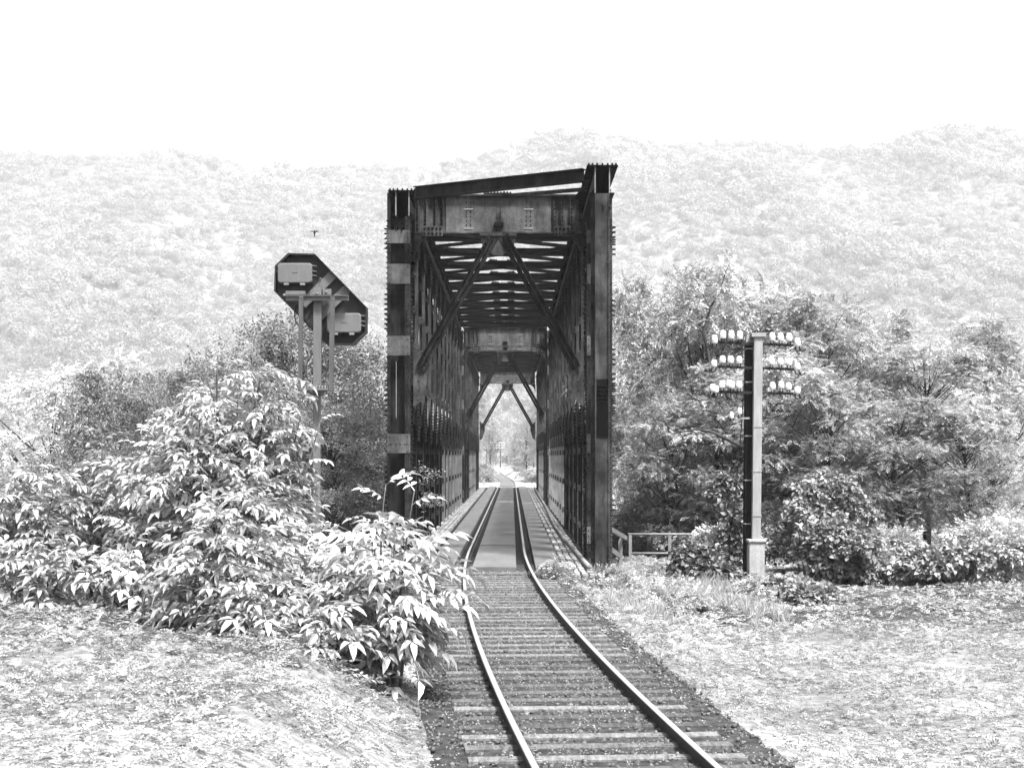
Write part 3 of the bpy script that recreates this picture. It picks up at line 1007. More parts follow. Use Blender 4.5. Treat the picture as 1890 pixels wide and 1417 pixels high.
m_ = MB(); pbox(m_, 577.5, 593, 532, 545, -.06, -.003); m_.bolt(S(586, 543, -.06), (0, -1, 0), .03, .04); m_.tube([S(587, 533, -.03), S(591, 516, -.03)], .018, 8); m_.bolt(S(592, 515, -.05), (0, -1, 0), .022, .03)
pbox(m_, 595, 611, 533, 544, .02, .12); m_.bolt(S(602, 539, .02), (0, -1, 0), .028, .03); m_.build('clamp', M['signal'], sg, bevel=.004)
m_ = MB(); pbox(m_, 529, 644.5, 547.5, 555.7, -.10, -.085); m_.poly([S(529, 547.5, -.15), S(644.5, 547.5, -.15), S(644.5, 546.3, -.15), S(529, 546.3, -.15)], (0, .16, 0))
m_.build('cross_arm', M['signal'], sg)
m_ = MB(); pbox(m_, 529, 564.5, 538.5, 545.6, -.14, .0); m_.tube([S(524, 546, -.1), S(531, 546, -.1)], .03, 8); m_.build('junction_box', M['signal'], sg, bevel=.006)
for x0, x1, y0, y1, sl in ((554.5, 561.6, 548, 723, -2.0), (611.5, 619.4, 549.5, 723, -2.4)):
    m_ = MB(); pbox(m_, x0, x1 - 1, y0, y1, -.22, -.205, sl); pbox(m_, x1 - .9, x1 + .6, y0, y1, -.22, -.15, sl); m_.bolt(S(x0 + 4, y0 + 4, -.22), (0, -1, 0), .012, .015)
    m_.build('guard_upright', M['signal_upright'], sg)
m_ = MB(); m_.poly([S(558.6, 716.5, -.3), S(608, 716.5, -.3), S(608, 721, -.3), S(558.6, 721, -.3)], (0, .5, 0))
m_.poly([S(560, 721.2, -.28), S(607, 721.2, -.28), S(592, 728.5, -.05), S(575, 728.5, -.05)], (0, .2, 0))
pf = m_.build('platform', M['signal'], sg)
m_ = MB()
for q in range(9):
    xx = 561 + q * 5.2
    m_.poly([S(xx, 713, -.24), S(xx + 1.6, 713, -.24), S(xx + 1.2, 716.2, -.28), S(xx - .4, 716.2, -.28)], (0, .01, 0))
m_.box(S(559, 0).x, S(607.5, 0).x, SY - .24, SY + .1, S(0, 714).z, S(0, 713).z)
m_.build('grating', M['galv'], pf)
def arc(a, b_, c_, n_=10):
    return [(a * (1 - t_) ** 2 + b_ * 2 * t_ * (1 - t_) + c_ * t_ * t_) for t_ in [q / n_ for q in range(n_ + 1)]]
for a, b_, c_ in ((S(546, 562, .1), S(537, 590, .1), S(554, 603, -.05)), (S(561, 586, .1), S(568, 610, .1), S(581, 606, .1)), (S(577, 580, .02), S(569, 590, .02), S(577, 606, .02))):
    m_ = MB(); m_.tube(arc(a, b_, c_), .014, 8); m_.build('cable', M['signal_dark'], sg, smooth=True)

# ------------------------------------------------------------------ telegraph pole on the right
PY = 39.8
def T(px, py, dy=0.0): return P(px, py, PY) + Vector((0, dy, 0))
tp = thing('telegraph_pole', 'pale double telegraph pole with three arms of white insulators, right of the bridge', 'telegraph pole', tuple(T(1396, 1075)))
def tbox(m_, x0, x1, y0, y1, ya, yb, sl=0.0):
    m_.poly([T(x0, y0, ya), T(x1, y0, ya), T(x1 + sl, y1, ya), T(x0 + sl, y1, ya)], (0, yb - ya, 0))
m_ = MB(); tbox(m_, 1392.3, 1408.2, 621, 1066, 0, .2, -4.6); m_.build('front_post', M['pole'], tp, bevel=.01)
m_ = MB(); tbox(m_, 1380.3, 1409.8, 634, 1066, .24, .60, -3.8); m_.build('rear_post', M['pole_dark'], tp, bevel=.02)
m_ = MB(); tbox(m_, 1387.2, 1413.4, 614.5, 621.8, -.05, .3); m_.build('cap', M['pole'], tp, bevel=.006)
m_ = MB(); m_.poly([T(1381.5, 616, .31), T(1393, 615, .31), T(1411, 616, .31), T(1413, 633.5, .31), T(1380, 633.5, .31)], (0, .25, 0)); m_.build('rear_cap', M['pole'], tp, bevel=.006)
for yy in (785.6, 868, 950):
    m_ = MB(); f_ = (yy - 621) / 445 * -4.6; tbox(m_, 1392 + f_, 1408.6 + f_, yy, yy + 2.6, -.012, .21); m_.build('band', M['pole'], tp)
for yy in (641, 703, 803, 885, 966):
    m_ = MB(); f_ = (yy - 634) / 432 * -3.8; tbox(m_, 1379.6 + f_, 1410.6 + f_, yy, yy + 2.2, .225, .62); m_.build('band', M['pole'], tp)
m_ = MB(); m_.poly([T(x, y, -.16) for x, y in rbox(1381, 1409.8, 999, 1067, 2)], (0, .42, 0)); cb = m_.build('cable_box', M['cable_box'], tp, bevel=.03)
m_ = MB(); m_.poly([T(x, y, -.2) for x, y in rbox(1379.4, 1411.4, 994.6, 1000, 2)], (0, .48, 0)); m_.build('lid', M['cable_box'], cb, bevel=.02)
m_ = MB(); tbox(m_, 1378, 1382, 1001, 1004, 0, .1); tbox(m_, 1409, 1413.5, 1001, 1004, 0, .1); tbox(m_, 1409, 1412.5, 1031, 1034, 0, .1); m_.build('hinge', M['signal_dark'], cb)
def insulator(parent, px, py_top, h_px=15.5, r_px=7.0, dy=0.0, hook=0, pin_to=None, mat='porcelain'):
    """white bell insulator; hook -1/+1 = the outermost one on a curled hook"""
    top = T(px, py_top, dy); u = PY / F
    r, h = r_px * u, h_px * u
    m_ = MB()
    m_.lathe((top.x, top.y, top.z), [(r * .86, -h), (r * .95, -h * .97), (r * .93, -h * .5), (r * .9, -h * .34), (r * .72, -h * .30), (r * .82, -h * .26), (r * .86, -h * .18), (r * .6, -h * .04), (r * .2, 0)], 14)
    o = m_.build('insulator', M[mat], parent, smooth=True)
    q = MB()
    if hook:
        c0 = T(px, py_top + h_px, dy)
        for dd in (0, .07):
            for xo in (-.05, .055):
                pts = [c0 + Vector((xo - hook * 0, dd, .02))]
                rr = .075
                for k in range(9):
                    a = math.pi * k / 8
                    pts.append(c0 + Vector((xo - hook * (rr - rr * math.cos(a)) , dd, -.05 - rr * math.sin(a))))
                q.tube(pts, .011, 6)
    else:
        c0 = T(px, py_top + h_px, dy)
        q.tube([c0 + Vector((-.03, 0, .03)), Vector((c0.x - .03, PY + .1, pin_to))], .012, 6)
        q.tube([c0 + Vector((.045, .03, .03)), Vector((c0.x + .045, PY + .12, pin_to))], .012, 6)
    q.build('insulator_pin', M['signal_dark'], o, smooth=True)
arms = [((1326, 631), (1466, 636.5), [(1319, 618, 1), (1335, 609, 0), (1350.3, 609.5, 0), (1366, 610.5, 0), (1426, 613, 0), (1441.3, 613.5, 0), (1457, 614, 0), (1472, 623.5, -1)]),
        ((1325, 676), (1467, 681), [(1317.8, 663.5, 1), (1334, 656, 0), (1349, 656.5, 0), (1365, 657, 0), (1424.5, 659.5, 0), (1441, 660, 0), (1456.5, 661, 0), (1471.5, 669, -1)]),
        ((1325, 722.5), (1466, 726), [(1315, 708.5, 1), (1321, 711, 1), (1333.5, 702, 0), (1346.5, 701, 0), (1351, 703, 0), (1364.6, 703, 0), (1426.5, 705, 0), (1442.5, 703, 0), (1456, 706, 0), (1471.5, 713, -1)])]
for (ax, ay), (bx_, by_), ins in arms:
    m_ = MB()
    p0, p1 = T(ax, ay, .12), T(bx_, by_, .12)
    m_.bar(p0, p1, .05, .065)
    d = p1 - p0
    for k in range(14):
        p = p0 + d * (k + .5) / 14
        m_.tube([p + Vector((0, 0, -.03)), p + Vector((0, 0, -.065))], .014, 6)
    ca = m_.build('crossarm', M['signal_dark'], tp)
    for x, y, hk in ins:
        zt = (p0 + d * ((x - ax) / (bx_ - ax))).z - .02
        insulator(ca, x, y, hook=hk, pin_to=zt, h_px=13.5 if y > 650 else 15.5, r_px=6.1, dy=(.05 if not hk else .0))
m_ = MB(); tbox(m_, 1368, 1384, 770, 773, .05, .1, 0); m_.tube(arc(T(1351, 774, .08), T(1357, 785, .08), T(1368, 773, .08)), .012, 6); sa = m_.build('side_bracket', M['pole'], tp)
insulator(sa, 1351.5, 760, h_px=12, r_px=4.5, pin_to=T(0, 776).z, dy=.1); insulator(sa, 1366.5, 752, h_px=12, r_px=4.5, pin_to=T(0, 771).z, dy=.1)
for a, b_, c_ in ((T(1410, 646, .3), T(1424, 655, .3), T(1412, 664, .3)), (T(1345, 637, .2), T(1360, 652, .2), T(1378, 634, .2))):
    m_ = MB(); m_.tube(arc(a, b_, c_), .009, 6); m_.build('cable', M['signal_dark'], tp, smooth=True)
m_ = MB(); m_.tube(arc(T(1376, 690, .2), T(1372, 830, .4), T(1357, 960, .5), 14), .013, 6); m_.build('cable', M['signal_dark'], tp, smooth=True)

# wires leaving the right-hand insulators towards the viewer's side of the line
for k, (x, y) in enumerate(((1441, 617), (1457, 618), (1472, 627), (1456.5, 666))):
    a = T(x, y, -.05); b_ = a + Vector((14 + k * 1.0, -16, .6)); mid = (a + b_) / 2 - Vector((0, 0, .5))
    m_ = MB(); m_.tube(arc(a, mid, b_, 16), .005, 5)
    tag(m_.build('telephone_wire', M['wire'], None, smooth=True), 'thin telephone wire running right from the white insulators of the pole', 'wire', 'wires from the telegraph pole')

# ------------------------------------------------------------------ railings right of the bridge
rl = thing('railing', 'short metal railing sloping away from the bridge end post', 'railing', tuple(P(1145, 1045, 43.5)))
def rail_piece(a, b_, Ya, Yb, h, d):
    m_ = MB(); m_.bar(P(a[0], a[1], Ya), P(b_[0], b_[1], Yb), d, h); return m_
rail_piece((1120, 972), (1156, 993), 40.5, 44.5, .12, .06).build('top_rail', M['galv'], rl)
rail_piece((1122, 1010), (1143, 1025), 40.5, 44, .14, .06).build('lower_rail', M['galv'], rl)
m_ = MB(); m_.poly([P(1141.5, 998, 44), P(1146, 990, 44), P(1149, 990, 44), P(1149, 1050, 44), P(1141.5, 1050, 44)], (0, .08, 0)); m_.build('rail_post', M['galv'], rl)
rl2 = thing('railing', 'straight level pipe railing half hidden in the bushes right of the bridge', 'railing', tuple(P(1163, 1050, 46)))
m_ = MB(); m_.tube([P(1159, 985.5, 46), P(1305, 985.5, 46)], .035, 8); m_.build('top_rail', M['galv'], rl2, smooth=True)
m_ = MB(); m_.tube([P(1163, 1020.5, 46), P(1300, 1021, 46)], .03, 8); m_.build('lower_rail', M['galv'], rl2, smooth=True)
for x in (1163.3, 1236, 1300):
    m_ = MB(); m_.bar(P(x, 985, 46), P(x, 1055, 46), .09, .05, (0, 1, 0)); m_.build('rail_post', M['galv'], rl2)

# ------------------------------------------------------------------ far telegraph poles beyond the bridge
for k, (px, Yd, top, lab) in enumerate(((898, 330, 816, 'tiny far telegraph pole beyond the bridge, left one of two'), (923.6, 400, 817, 'tiny far telegraph pole beyond the bridge, nearer the track'))):
    b0 = P(px, top, Yd); gz = float(H(b0.x, Yd)) - .2
    r_ = thing('telegraph_pole', lab, 'telegraph pole', (b0.x, Yd, gz), 'far telegraph poles beyond the bridge')
    m_ = MB(); m_.tube([(b0.x, Yd, gz), (b0.x, Yd, b0.z)], [.16, .1], 8); m_.build('post', M['bark'], r_)
    for j in range(3):
        m_ = MB(); zz = b0.z - .3 - j * .62; m_.box(b0.x - 1.0, b0.x + 1.0, Yd - .05, Yd + .05, zz, zz + .1); ca = m_.build('crossarm', M['bark'], r_)
        for q in range(6):
            m_ = MB(); m_.lathe((b0.x - .9 + q * .36, Yd, zz + .12), [(.11, 0), (.12, .1), (.07, .28), (.02, .3)], 8); m_.build('insulator', M['porcelain'], ca)

# ------------------------------------------------------------------ bird
m_ = MB(); c_ = P(580.5, 429, 70)
m_.tube([c_ + Vector((-.02, .1, -.12)), c_ + Vector((0, .02, -.04)), c_ + Vector((.01, -.05, .04)), c_ + Vector((.02, -.14, .06))], [.01, .045, .04, .012], 8)
for s_ in (-1, 1):
    m_.poly([c_ + Vector((0, -.03, .02)), c_ + Vector((s_ * .1, -.06, .07)), c_ + Vector((s_ * .2, .02, .04)), c_ + Vector((s_ * .08, .05, .03)), c_ + Vector((0, .04, .0))], (0, 0, .008))
m_.poly([c_ + Vector((-.02, .08, -.1)), c_ + Vector((-.05, .2, -.16)), c_ + Vector((.03, .2, -.16))], (0, .004, .006))
tag(m_.build('bird', M['bird'], None), 'small bird flying in front of the hillside above the signal', 'bird')

# ------------------------------------------------------------------ foliage
def leaf6(L=1.0, W=.42, fold=.12, droop=.18):
    """leaf with a fold along its midrib: 8 points, 6 quads, pointing along +x"""
    xs = [0, .3, .68, 1.0]; ws = [.04, 1.0, .72, .03]
    V = []
    for s_ in (0, 1, -1):
        for x, w_ in zip(xs, ws):
            V.append((x * L, s_ * w_ * W * L / 2, (-droop * x * x + (fold * w_ * W if s_ else 0)) * L))
    Q = []
    for k in range(3):
        Q.append((k, k + 1, 4 + k + 1, 4 + k)); Q.append((k + 1, k, 8 + k, 8 + k + 1))
    return np.array(V), np.array(Q)
def leaf1(L=1.0, W=.42):
    V = np.array([(0, 0, 0), (.45 * L, W * L / 2, .03 * L), (L, 0, -.06 * L), (.45 * L, -W * L / 2, .03 * L)])
    return V, np.array([(0, 1, 2, 3)])
def rotmat(d, up):
    d = d / (np.linalg.norm(d, axis=-1, keepdims=True) + 1e-9)
    s_ = np.cross(up, d); s_ /= (np.linalg.norm(s_, axis=-1, keepdims=True) + 1e-9)
    u = np.cross(d, s_)
    return np.stack([d, s_, u], -1)          # columns
def inst(tv, tq, Mx, T_, r, sc=None, jitter=.12):
    """instances of a template; returns vertices, quads, per-quad brightness number"""
    n = len(T_)
    A = Mx if sc is None else Mx * np.asarray(sc)[:, None, None]
    V = np.einsum('nij,kj->nki', A, tv) + T_[:, None, :]
    Q = tq[None] + (np.arange(n) * len(tv))[:, None, None]
    rr = np.clip(np.repeat(r, len(tq)) + rng.normal(0, jitter, n * len(tq)), 0, 1)
    return V.reshape(-1, 3), Q.reshape(-1, 4), rr
def cat(parts):
    V, Q, Rr, o_ = [], [], [], 0
    for v, q, r in parts:
        V.append(v); Q.append(q + o_); Rr.append(r); o_ += len(v)
    return np.concatenate(V), np.concatenate(Q), np.concatenate(Rr)

def frond(pairs, leaf_len, leaf_w, detail, curve=.35, droop=.25, span=1.0, seed=0):
    """pinnate leaf of unit length along +x: leaflets in pairs and one at the tip"""
    r_ = np.random.default_rng(seed)
    lv, lq = leaf6(1, leaf_w, .3, .25) if detail else leaf1(1, leaf_w)
    Ms, Ts = [], []
    def pt(t_): return np.array([t_ * (1 - .08 * curve * t_), 0.0, .12 * t_ - curve * t_ * t_])
    for k in range(pairs):
        t_ = .22 + .72 * k / max(pairs - 1, 1) * span
        for s_ in (-1, 1):
            a = R(62 - 14 * k / pairs) + r_.normal(0, .12)
            d = np.array([math.cos(a), s_ * math.sin(a), -droop + r_.normal(0, .16)])
            up = np.array([r_.normal(0, .25), -s_ * .15 + r_.normal(0, .3), 1.0])
            Ms.append(rotmat(d[None], up[None])[0] * leaf_len * (1.0 - .3 * abs(k / pairs - .45)) * r_.uniform(.8, 1.15)); Ts.append(pt(t_) + np.array([0, s_ * .012, 0]))
    e = pt(1.0); d = e - pt(.9)
    Ms.append(rotmat(d[None], np.array([[0, .1, 1.]]))[0] * leaf_len * 1.1); Ts.append(pt(.97))
    V, Q, _ = inst(lv, lq, np.array(Ms), np.array(Ts), np.full(len(Ts), .5))
    # stalk
    pv = []
    for t_ in np.linspace(0, 1, 5):
        p = pt(t_); w_ = .011 * (1.2 - t_)
        pv += [p + (0, w_, 0), p + (0, -w_, -.004)]
    pq = [(2 * k, 2 * k + 2, 2 * k + 3, 2 * k + 1) for k in range(4)]
    Q = np.concatenate([Q, np.array(pq) + len(V)]); V = np.concatenate([V, np.array(pv)])
    return V, Q

def leafy_mesh(name, fr, T_, D, U, sc, r, jitter=.1):
    """scatter the frond variants fr over the places T_"""
    parts = []
    pick = rng.integers(0, len(fr), len(T_))
    for k, (tv, tq) in enumerate(fr):
        m_ = pick == k
        if m_.any(): parts.append(inst(tv, tq, rotmat(D[m_], U[m_]), T_[m_], r[m_], sc[m_], jitter))
    return quad_mesh(name, *cat(parts))

FR_NEAR = [frond(4, .40, .40, True, .35 + .1 * k, .3, seed=k) for k in range(5)]
FR_MID = [frond(5, .30, .42, False, .3 + .1 * k, .25, seed=20 + k) for k in range(5)]
FR_BIRCH = []
for k in range(5):
    r_ = np.random.default_rng(50 + k)
    lv, lq = leaf1(1, .7)
    n = 9
    D = r_.normal(0, 1, (n, 3)) * (1, 1, .6) + (.3, 0, -.25)
    T_ = np.stack([r_.uniform(.05, 1, n), r_.normal(0, .12, n), r_.normal(0, .1, n)], -1)
    v, q, _ = inst(lv, lq, rotmat(D, r_.normal(0, .5, (n, 3)) + (0, 0, 1)) * .2, T_, np.full(n, .5))
    FR_BIRCH.append((v, q))

def unit(n):
    v = rng.normal(0, 1, (n, 3)); return v / np.linalg.norm(v, axis=1, keepdims=True)

# saplings with compound leaves (the bright foreground on the left)
def sapling(base, stems, label, leaf=.42, mat='leaf_near', fr=None, group='leafy saplings in the left foreground', name='sapling', cat_='sapling', dens=1.0, bright=.55):
    """stems: list of (top x, top y, top z); every stem carries side shoots and drooping compound leaves"""
    fr = fr or FR_NEAR
    base = Vector(base)
    root = thing(name, label, cat_, tuple(base), group)
    sm = MB(); T_, D, S_ = [], [], []
    for tx, ty, tz in stems:
        top = Vector((tx, ty, tz)); L = (top - base).length
        mid = base.lerp(top, .5) + Vector((random.uniform(-.1, .1), random.uniform(-.1, .1), .06)) * L
        pts = arc(base + Vector((random.uniform(-.08, .08), random.uniform(-.08, .08), 0)), mid, top, 9)
        sm.tube(pts, [.022 * (1 - .8 * q / 9) * max(.6, L / 2.2) for q in range(10)], 6)
        n = max(5, int(L / .13 * dens))
        phi = random.uniform(0, 6.28)
        for k in range(n):
            f = .22 + .78 * k / (n - 1)
            p = pts[min(int(f * 9), 8)].lerp(pts[min(int(f * 9) + 1, 9)], f * 9 - int(f * 9)) if f < 1 else pts[-1]
            phi += 2.4
            out = Vector((math.cos(phi), math.sin(phi), 0))
            last = f > .9
            if not last and random.random() < .42:            # side shoot with three leaves
                l_ = random.uniform(.25, .6) * (1.15 - f) * L * .6 + .12
                e = p + out * l_ + Vector((0, 0, l_ * .45))
                sm.tube([p, p.lerp(e, .5) + Vector((0, 0, -.02)), e], [.009, .007, .004], 5)
                for q in range(3 + int(l_ * 4)):
                    a = phi + random.uniform(-1.3, 1.3)
                    T_.append(p.lerp(e, random.uniform(.35, 1))); D.append((math.cos(a), math.sin(a), random.uniform(-.1, .55))); S_.append(leaf * random.uniform(.65, 1.05))
            T_.append(p); D.append((out.x, out.y, .9 if last else random.uniform(.0, .5))); S_.append(leaf * random.uniform(.75, 1.1) * (.7 if last else 1))
    T_ = np.array([tuple(p) for p in T_]) - np.array(base); D = np.array(D); S_ = np.array(S_)
    U = np.array([0, 0, 1.0]) + rng.normal(0, .22, D.shape)
    r = np.clip(rng.normal(bright, .2, len(T_)), 0, 1)
    sm.build('stem', M['stem'], root, smooth=True)
    link_mesh('foliage', leafy_mesh('foliage', fr, T_, D, U, S_, r, .08), M[mat], root)
    return root

# trees: trunk, limbs to leaf clusters, cluster = many sprays
def tree_proto(h, cw, clusters, sprays, fr, mat, spray, cr, trunk_r, low=.2, shape='oval', seed=0, wisps=0, bright=.5):
    r_ = random.Random(seed)
    br = MB(); cl = []
    tries = 0
    while len(cl) < clusters and tries < 8000:
        tries += 1
        z = r_.uniform(low, 1.0)
        if shape == 'oval': rad = math.sin(math.pi * min(1, (1.02 - z) / (1.04 - low)) ** .62)
        elif shape == 'column': rad = .75 * math.sqrt(max(0, 1 - ((z - .5) / .55) ** 2)) + .2
        else: rad = 1 - .55 * (z - low) / (1 - low)
        a = r_.uniform(0, 2 * math.pi); q = math.sqrt(r_.uniform(.05, 1)) * rad * (1 + .28 * math.sin(2 * a + seed) + .2 * math.sin(5 * a + z * 6))
        p = Vector((math.cos(a) * q * cw / 2, math.sin(a) * q * cw / 2, z * h))
        if all((p - c_[0]).length > cr * .62 for c_ in cl):
            cl.append((p, cr * r_.uniform(.6, 1.2)))
    for k in range(wisps):                      # long shoots that stick out of the crown's top
        a = r_.uniform(0, 2 * math.pi); q = r_.uniform(0, .42) * cw
        z0 = h * r_.uniform(.8, .95)
        for j in range(4):
            cl.append((Vector((math.cos(a) * q * (1 + .05 * j), math.sin(a) * q * (1 + .05 * j), z0 + j * .42)), cr * (.42 - .07 * j)))
    # trunk
    sway = [Vector((r_.uniform(-.04, .04) * h * t_, r_.uniform(-.04, .04) * h * t_, h * t_ * .92)) for t_ in (0, .2, .4, .6, .8, 1)]
    br.tube(sway, [trunk_r * (1 - .85 * q / 5) for q in range(6)], 9)
    def on_trunk(zf):
        zf = min(max(zf, 0), .999) * 5; k = int(zf); return sway[k].lerp(sway[k + 1], zf - k)
    for p, c_ in cl:
        zf = max(.08, p.z / h - r_.uniform(.03, .12) - .22 * math.hypot(p.x, p.y) / cw)
        s_ = on_trunk(zf)
        m_ = s_.lerp(p, .5) + Vector((r_.uniform(-.1, .1), r_.uniform(-.1, .1), .12)) * (p - s_).length
        d = (p - s_).length
        m_.z -= d * r_.uniform(.05, .3); br.tube(arc(s_, m_, p, 6), [max(.008, trunk_r * .05 * d * (1 - .9 * q / 6) + .004) for q in range(7)], 5)
        for k in range(3):
            e = p + Vector(tuple(unit(1)[0])) * c_ * .7
            br.tube([p, e], [.01, .004], 4)
    n = len(cl) * sprays
    C = np.repeat(np.array([tuple(c_[0]) for c_ in cl]), sprays, 0)
    Rr = np.repeat(np.array([c_[1] for c_ in cl]), sprays)
    u = unit(n); u[:, 2] = u[:, 2] * .6 + .12
    rad = rng.uniform(.25, 1, n) ** .6
    T_ = C + u * (rad * Rr)[:, None] * (1.15, 1.15, .8)
    D = u + rng.normal(0, .45, (n, 3)) + (0, 0, .05)
    U = np.array([0, 0, 1.]) + rng.normal(0, .3, (n, 3))
    base_b = np.repeat(rng.normal(bright, .16, len(cl)), sprays)
    r = np.clip(base_b + rng.normal(0, .12, n), 0, 1)
    me = leafy_mesh('crown', fr, T_, D, U, spray * rng.uniform(.7, 1.25, n), r)
    me.materials.append(M[mat])
    root = bpy.data.objects.new('tree', None)
    tb = br.build('trunk', M['bark'], None, smooth=True, world=False); tb.parent = root
    cr_ = bpy.data.objects.new('crown', me); COL.objects.link(cr_); cr_.parent = root
    return root
def rename_tree(o, nm):
    o.name = nm
_used = set()
def place_tree(proto, x, y, label, group, name='tree', s=1.0, rz=None, z=None, cat_='tree', sz=None):
    if proto not in _used:
        _used.add(proto); o = proto; COL.objects.link(o)
    else:
        o = copy_tree(proto)
    o.name = name
    o.location = (x, y, (float(H(x, y)) - .15) if z is None else z)
    o.rotation_euler = (0, 0, random.uniform(0, 6.28) if rz is None else rz)
    o.scale = (s, s, sz or s)
    tag(o, label, cat_, group)
    return o

# --- left foreground saplings
LG = 'leafy saplings in the left foreground'
def G(px, Y): x = (px - CX) * Y / F; return (x, Y, float(H(x, Y)) - .05)
def Ts(*a): return [tuple(P(px, py, Y)) for px, py, Y in a]
sapling(G(440, 21.5), Ts((488, 672, 21.4), (440, 705, 21.6), (498, 722, 21), (400, 720, 21.8), (462, 765, 20.8), (500, 810, 21.4), (385, 790, 21.2), (480, 840, 21)), 'tall leafy sapling in front of the signal post, its dark stem showing', .48, dens=1.1)
sapling(G(375, 20.5), Ts((372, 735, 20.6), (340, 800, 20.4), (400, 830, 20), (430, 870, 20.4), (310, 850, 20.8)), 'bushy sapling at the left edge beside the tallest one', .46)
sapling(G(490, 20), Ts((495, 870, 20), (475, 885, 19.6), (508, 935, 20.3), (450, 900, 19.6), (495, 950, 19.4)), 'bright bushy sapling low in front of the signal post', .45, dens=1.2)
sapling(G(430, 17.5), Ts((440, 930, 17.5), (395, 960, 17.2), (480, 990, 17.4), (355, 985, 17.8), (330, 1010, 17.2)), 'low pale-leaved sapling near the lower left corner', .45, dens=1.2)
sapling(G(640, 18.5), Ts((650, 1000, 18.6), (600, 1010, 18.2), (700, 995, 18.7), (555, 1020, 18.4), (735, 1010, 18.3), (620, 1040, 18)), 'wide low sapling between the signal post and the bridge column', .46, dens=1.3)
sapling(G(725, 17.4), Ts((765, 905, 17.4), (712, 895, 17.6), (742, 975, 17.3), (690, 985, 17.2)), 'sapling whose pale oval leaves stand out against the dark bridge column', .5, dens=.62, bright=.75)
sapling(G(700, 17.6), Ts((728, 1005, 17.6), (722, 1045, 17.4), (700, 1030, 17.3), (680, 1050, 17.1), (705, 1095, 17.2)), 'sapling reaching with long leaflets towards the left rail', .46, dens=.85, bright=.7)
sapling(G(560, 18.3), Ts((590, 1050, 18.3), (530, 1040, 18.2), (640, 1065, 18.1), (500, 1075, 18.0), (560, 1095, 17.8)), 'broad leafy sapling at the bottom edge below the signal post', .55, dens=1.1)
sapling(G(690, 18.0), Ts((700, 1050, 18.0), (660, 1080, 17.8), (740, 1075, 17.8), (715, 1110, 17.6)), 'sapling with large toothed leaves at the bottom between signal and track', .56, dens=1.0, bright=.65)
sapling(G(410, 18.1), Ts((420, 1050, 18.1), (375, 1065, 18.0), (465, 1080, 17.9), (345, 1100, 17.8)), 'sapling filling the lower left corner with broad leaves', .55, dens=1.1)
sapling(G(455, 21), Ts((402, 655, 21), (462, 650, 21.2), (560, 742, 20.8), (592, 775, 20.9), (378, 690, 21)), 'slender sapling whose thin shoots rise above its bushy neighbours at the left', .34, dens=.55, bright=.7)
sapling(G(490, 19), Ts((480, 960, 19), (530, 1000, 18.8), (430, 985, 19), (560, 1025, 18.9), (520, 1030, 18.6)), 'mid-height bushy sapling between the corner plants and the signal post', .46, dens=1.1)
sapling(G(480, 16.7), Ts((490, 1085, 16.7), (445, 1095, 16.6), (530, 1105, 16.6)), 'lowest sapling in front of the middle of the thicket', .5, dens=1.1, bright=.65)
sapling(G(385, 16.9), Ts((390, 1080, 16.9), (350, 1100, 16.8), (425, 1105, 16.7)), 'lowest sapling at the lower left corner', .5, dens=1.1)
sapling(G(590, 16.7), Ts((600, 1090, 16.7), (560, 1105, 16.6), (635, 1100, 16.6)), 'lowest sapling straight below the signal post', .5, dens=1.1)
sapling(G(300, 22), Ts((310, 760, 22), (260, 800, 22.2), (340, 830, 21.8), (230, 850, 22), (290, 880, 21.6)), 'bushy sapling further left than the tallest one', .48, dens=1.0)
sapling(G(180, 23), Ts((190, 800, 23), (140, 850, 23.2), (230, 860, 22.8), (100, 890, 23), (170, 920, 22.6)), 'sapling near the left end of the thicket', .48, dens=1.0)
sapling(G(50, 22), Ts((60, 840, 22), (10, 880, 22.2), (100, 900, 21.8), (-30, 900, 22), (50, 950, 21.6)), 'leftmost sapling of the thicket', .48, dens=1.0)
sapling(G(240, 18.8), Ts((250, 985, 18.8), (190, 1000, 18.7), (300, 1010, 18.6), (215, 1050, 18.4), (150, 1030, 18.8)), 'low sapling in front of the bushy one at the far left', .5, dens=1.1)
sapling(G(80, 19), Ts((90, 990, 19), (30, 1010, 18.8), (130, 1030, 18.8), (60, 1060, 18.6), (-10, 1040, 19)), 'low sapling at the very left in front of the thicket', .5, dens=1.1)
sapling(G(640, 22.5), Ts((690, 965, 22.6), (640, 1000, 22.4), (710, 985, 22.5), (670, 1005, 22)), 'sapling behind the low foreground leaves left of the bridge column', .46, dens=1.1)
sapling(G(470, 24), Ts((420, 790, 24), (475, 805, 24), (455, 830, 23.6), (495, 880, 23.8), (380, 840, 24), (400, 900, 23.5)), 'thick sapling behind the tallest one, left of the signal post', .5, dens=1.2, bright=.45)

# --- broad trees on the left behind the signal, small speckled leaves
birch = [tree_proto(12.0, 5.0, 95, 85, FR_BIRCH, 'leaf_birch', .42, .95, .16, .12, 'column', 3 + k, 2, bright=.42) for k in range(2)]
robin = [tree_proto(13.5, 5.6, 90, 52, FR_MID, 'leaf_mid', .42, .85, .17, .1, 'oval', 11 + k, 3, bright=.5) for k in range(3)]
pale = [tree_proto(12.0, 6.4, 80, 42, FR_MID, 'leaf_pale', .5, 1.2, .18, .1, 'oval', 31 + k, 3, bright=.6) for k in range(2)]
GL = 'trees behind the signal, left of the bridge'
def tree_at(proto, px, Y, top_py, h, label, group, name='tree', ssz=None, rz=None, sink=0.0):
    """place a tree so that its top stands where the photograph shows it"""
    x = (px - CX) * Y / F
    zt = CAMZ + (CY - top_py) * Y / F
    gz = float(H(x, Y)) - .2 - sink
    s = max(.35, min(1.6, (zt - gz) / h))
    return place_tree(proto, x, Y, label, group, name, s=ssz or s, z=gz, rz=rz, sz=s)
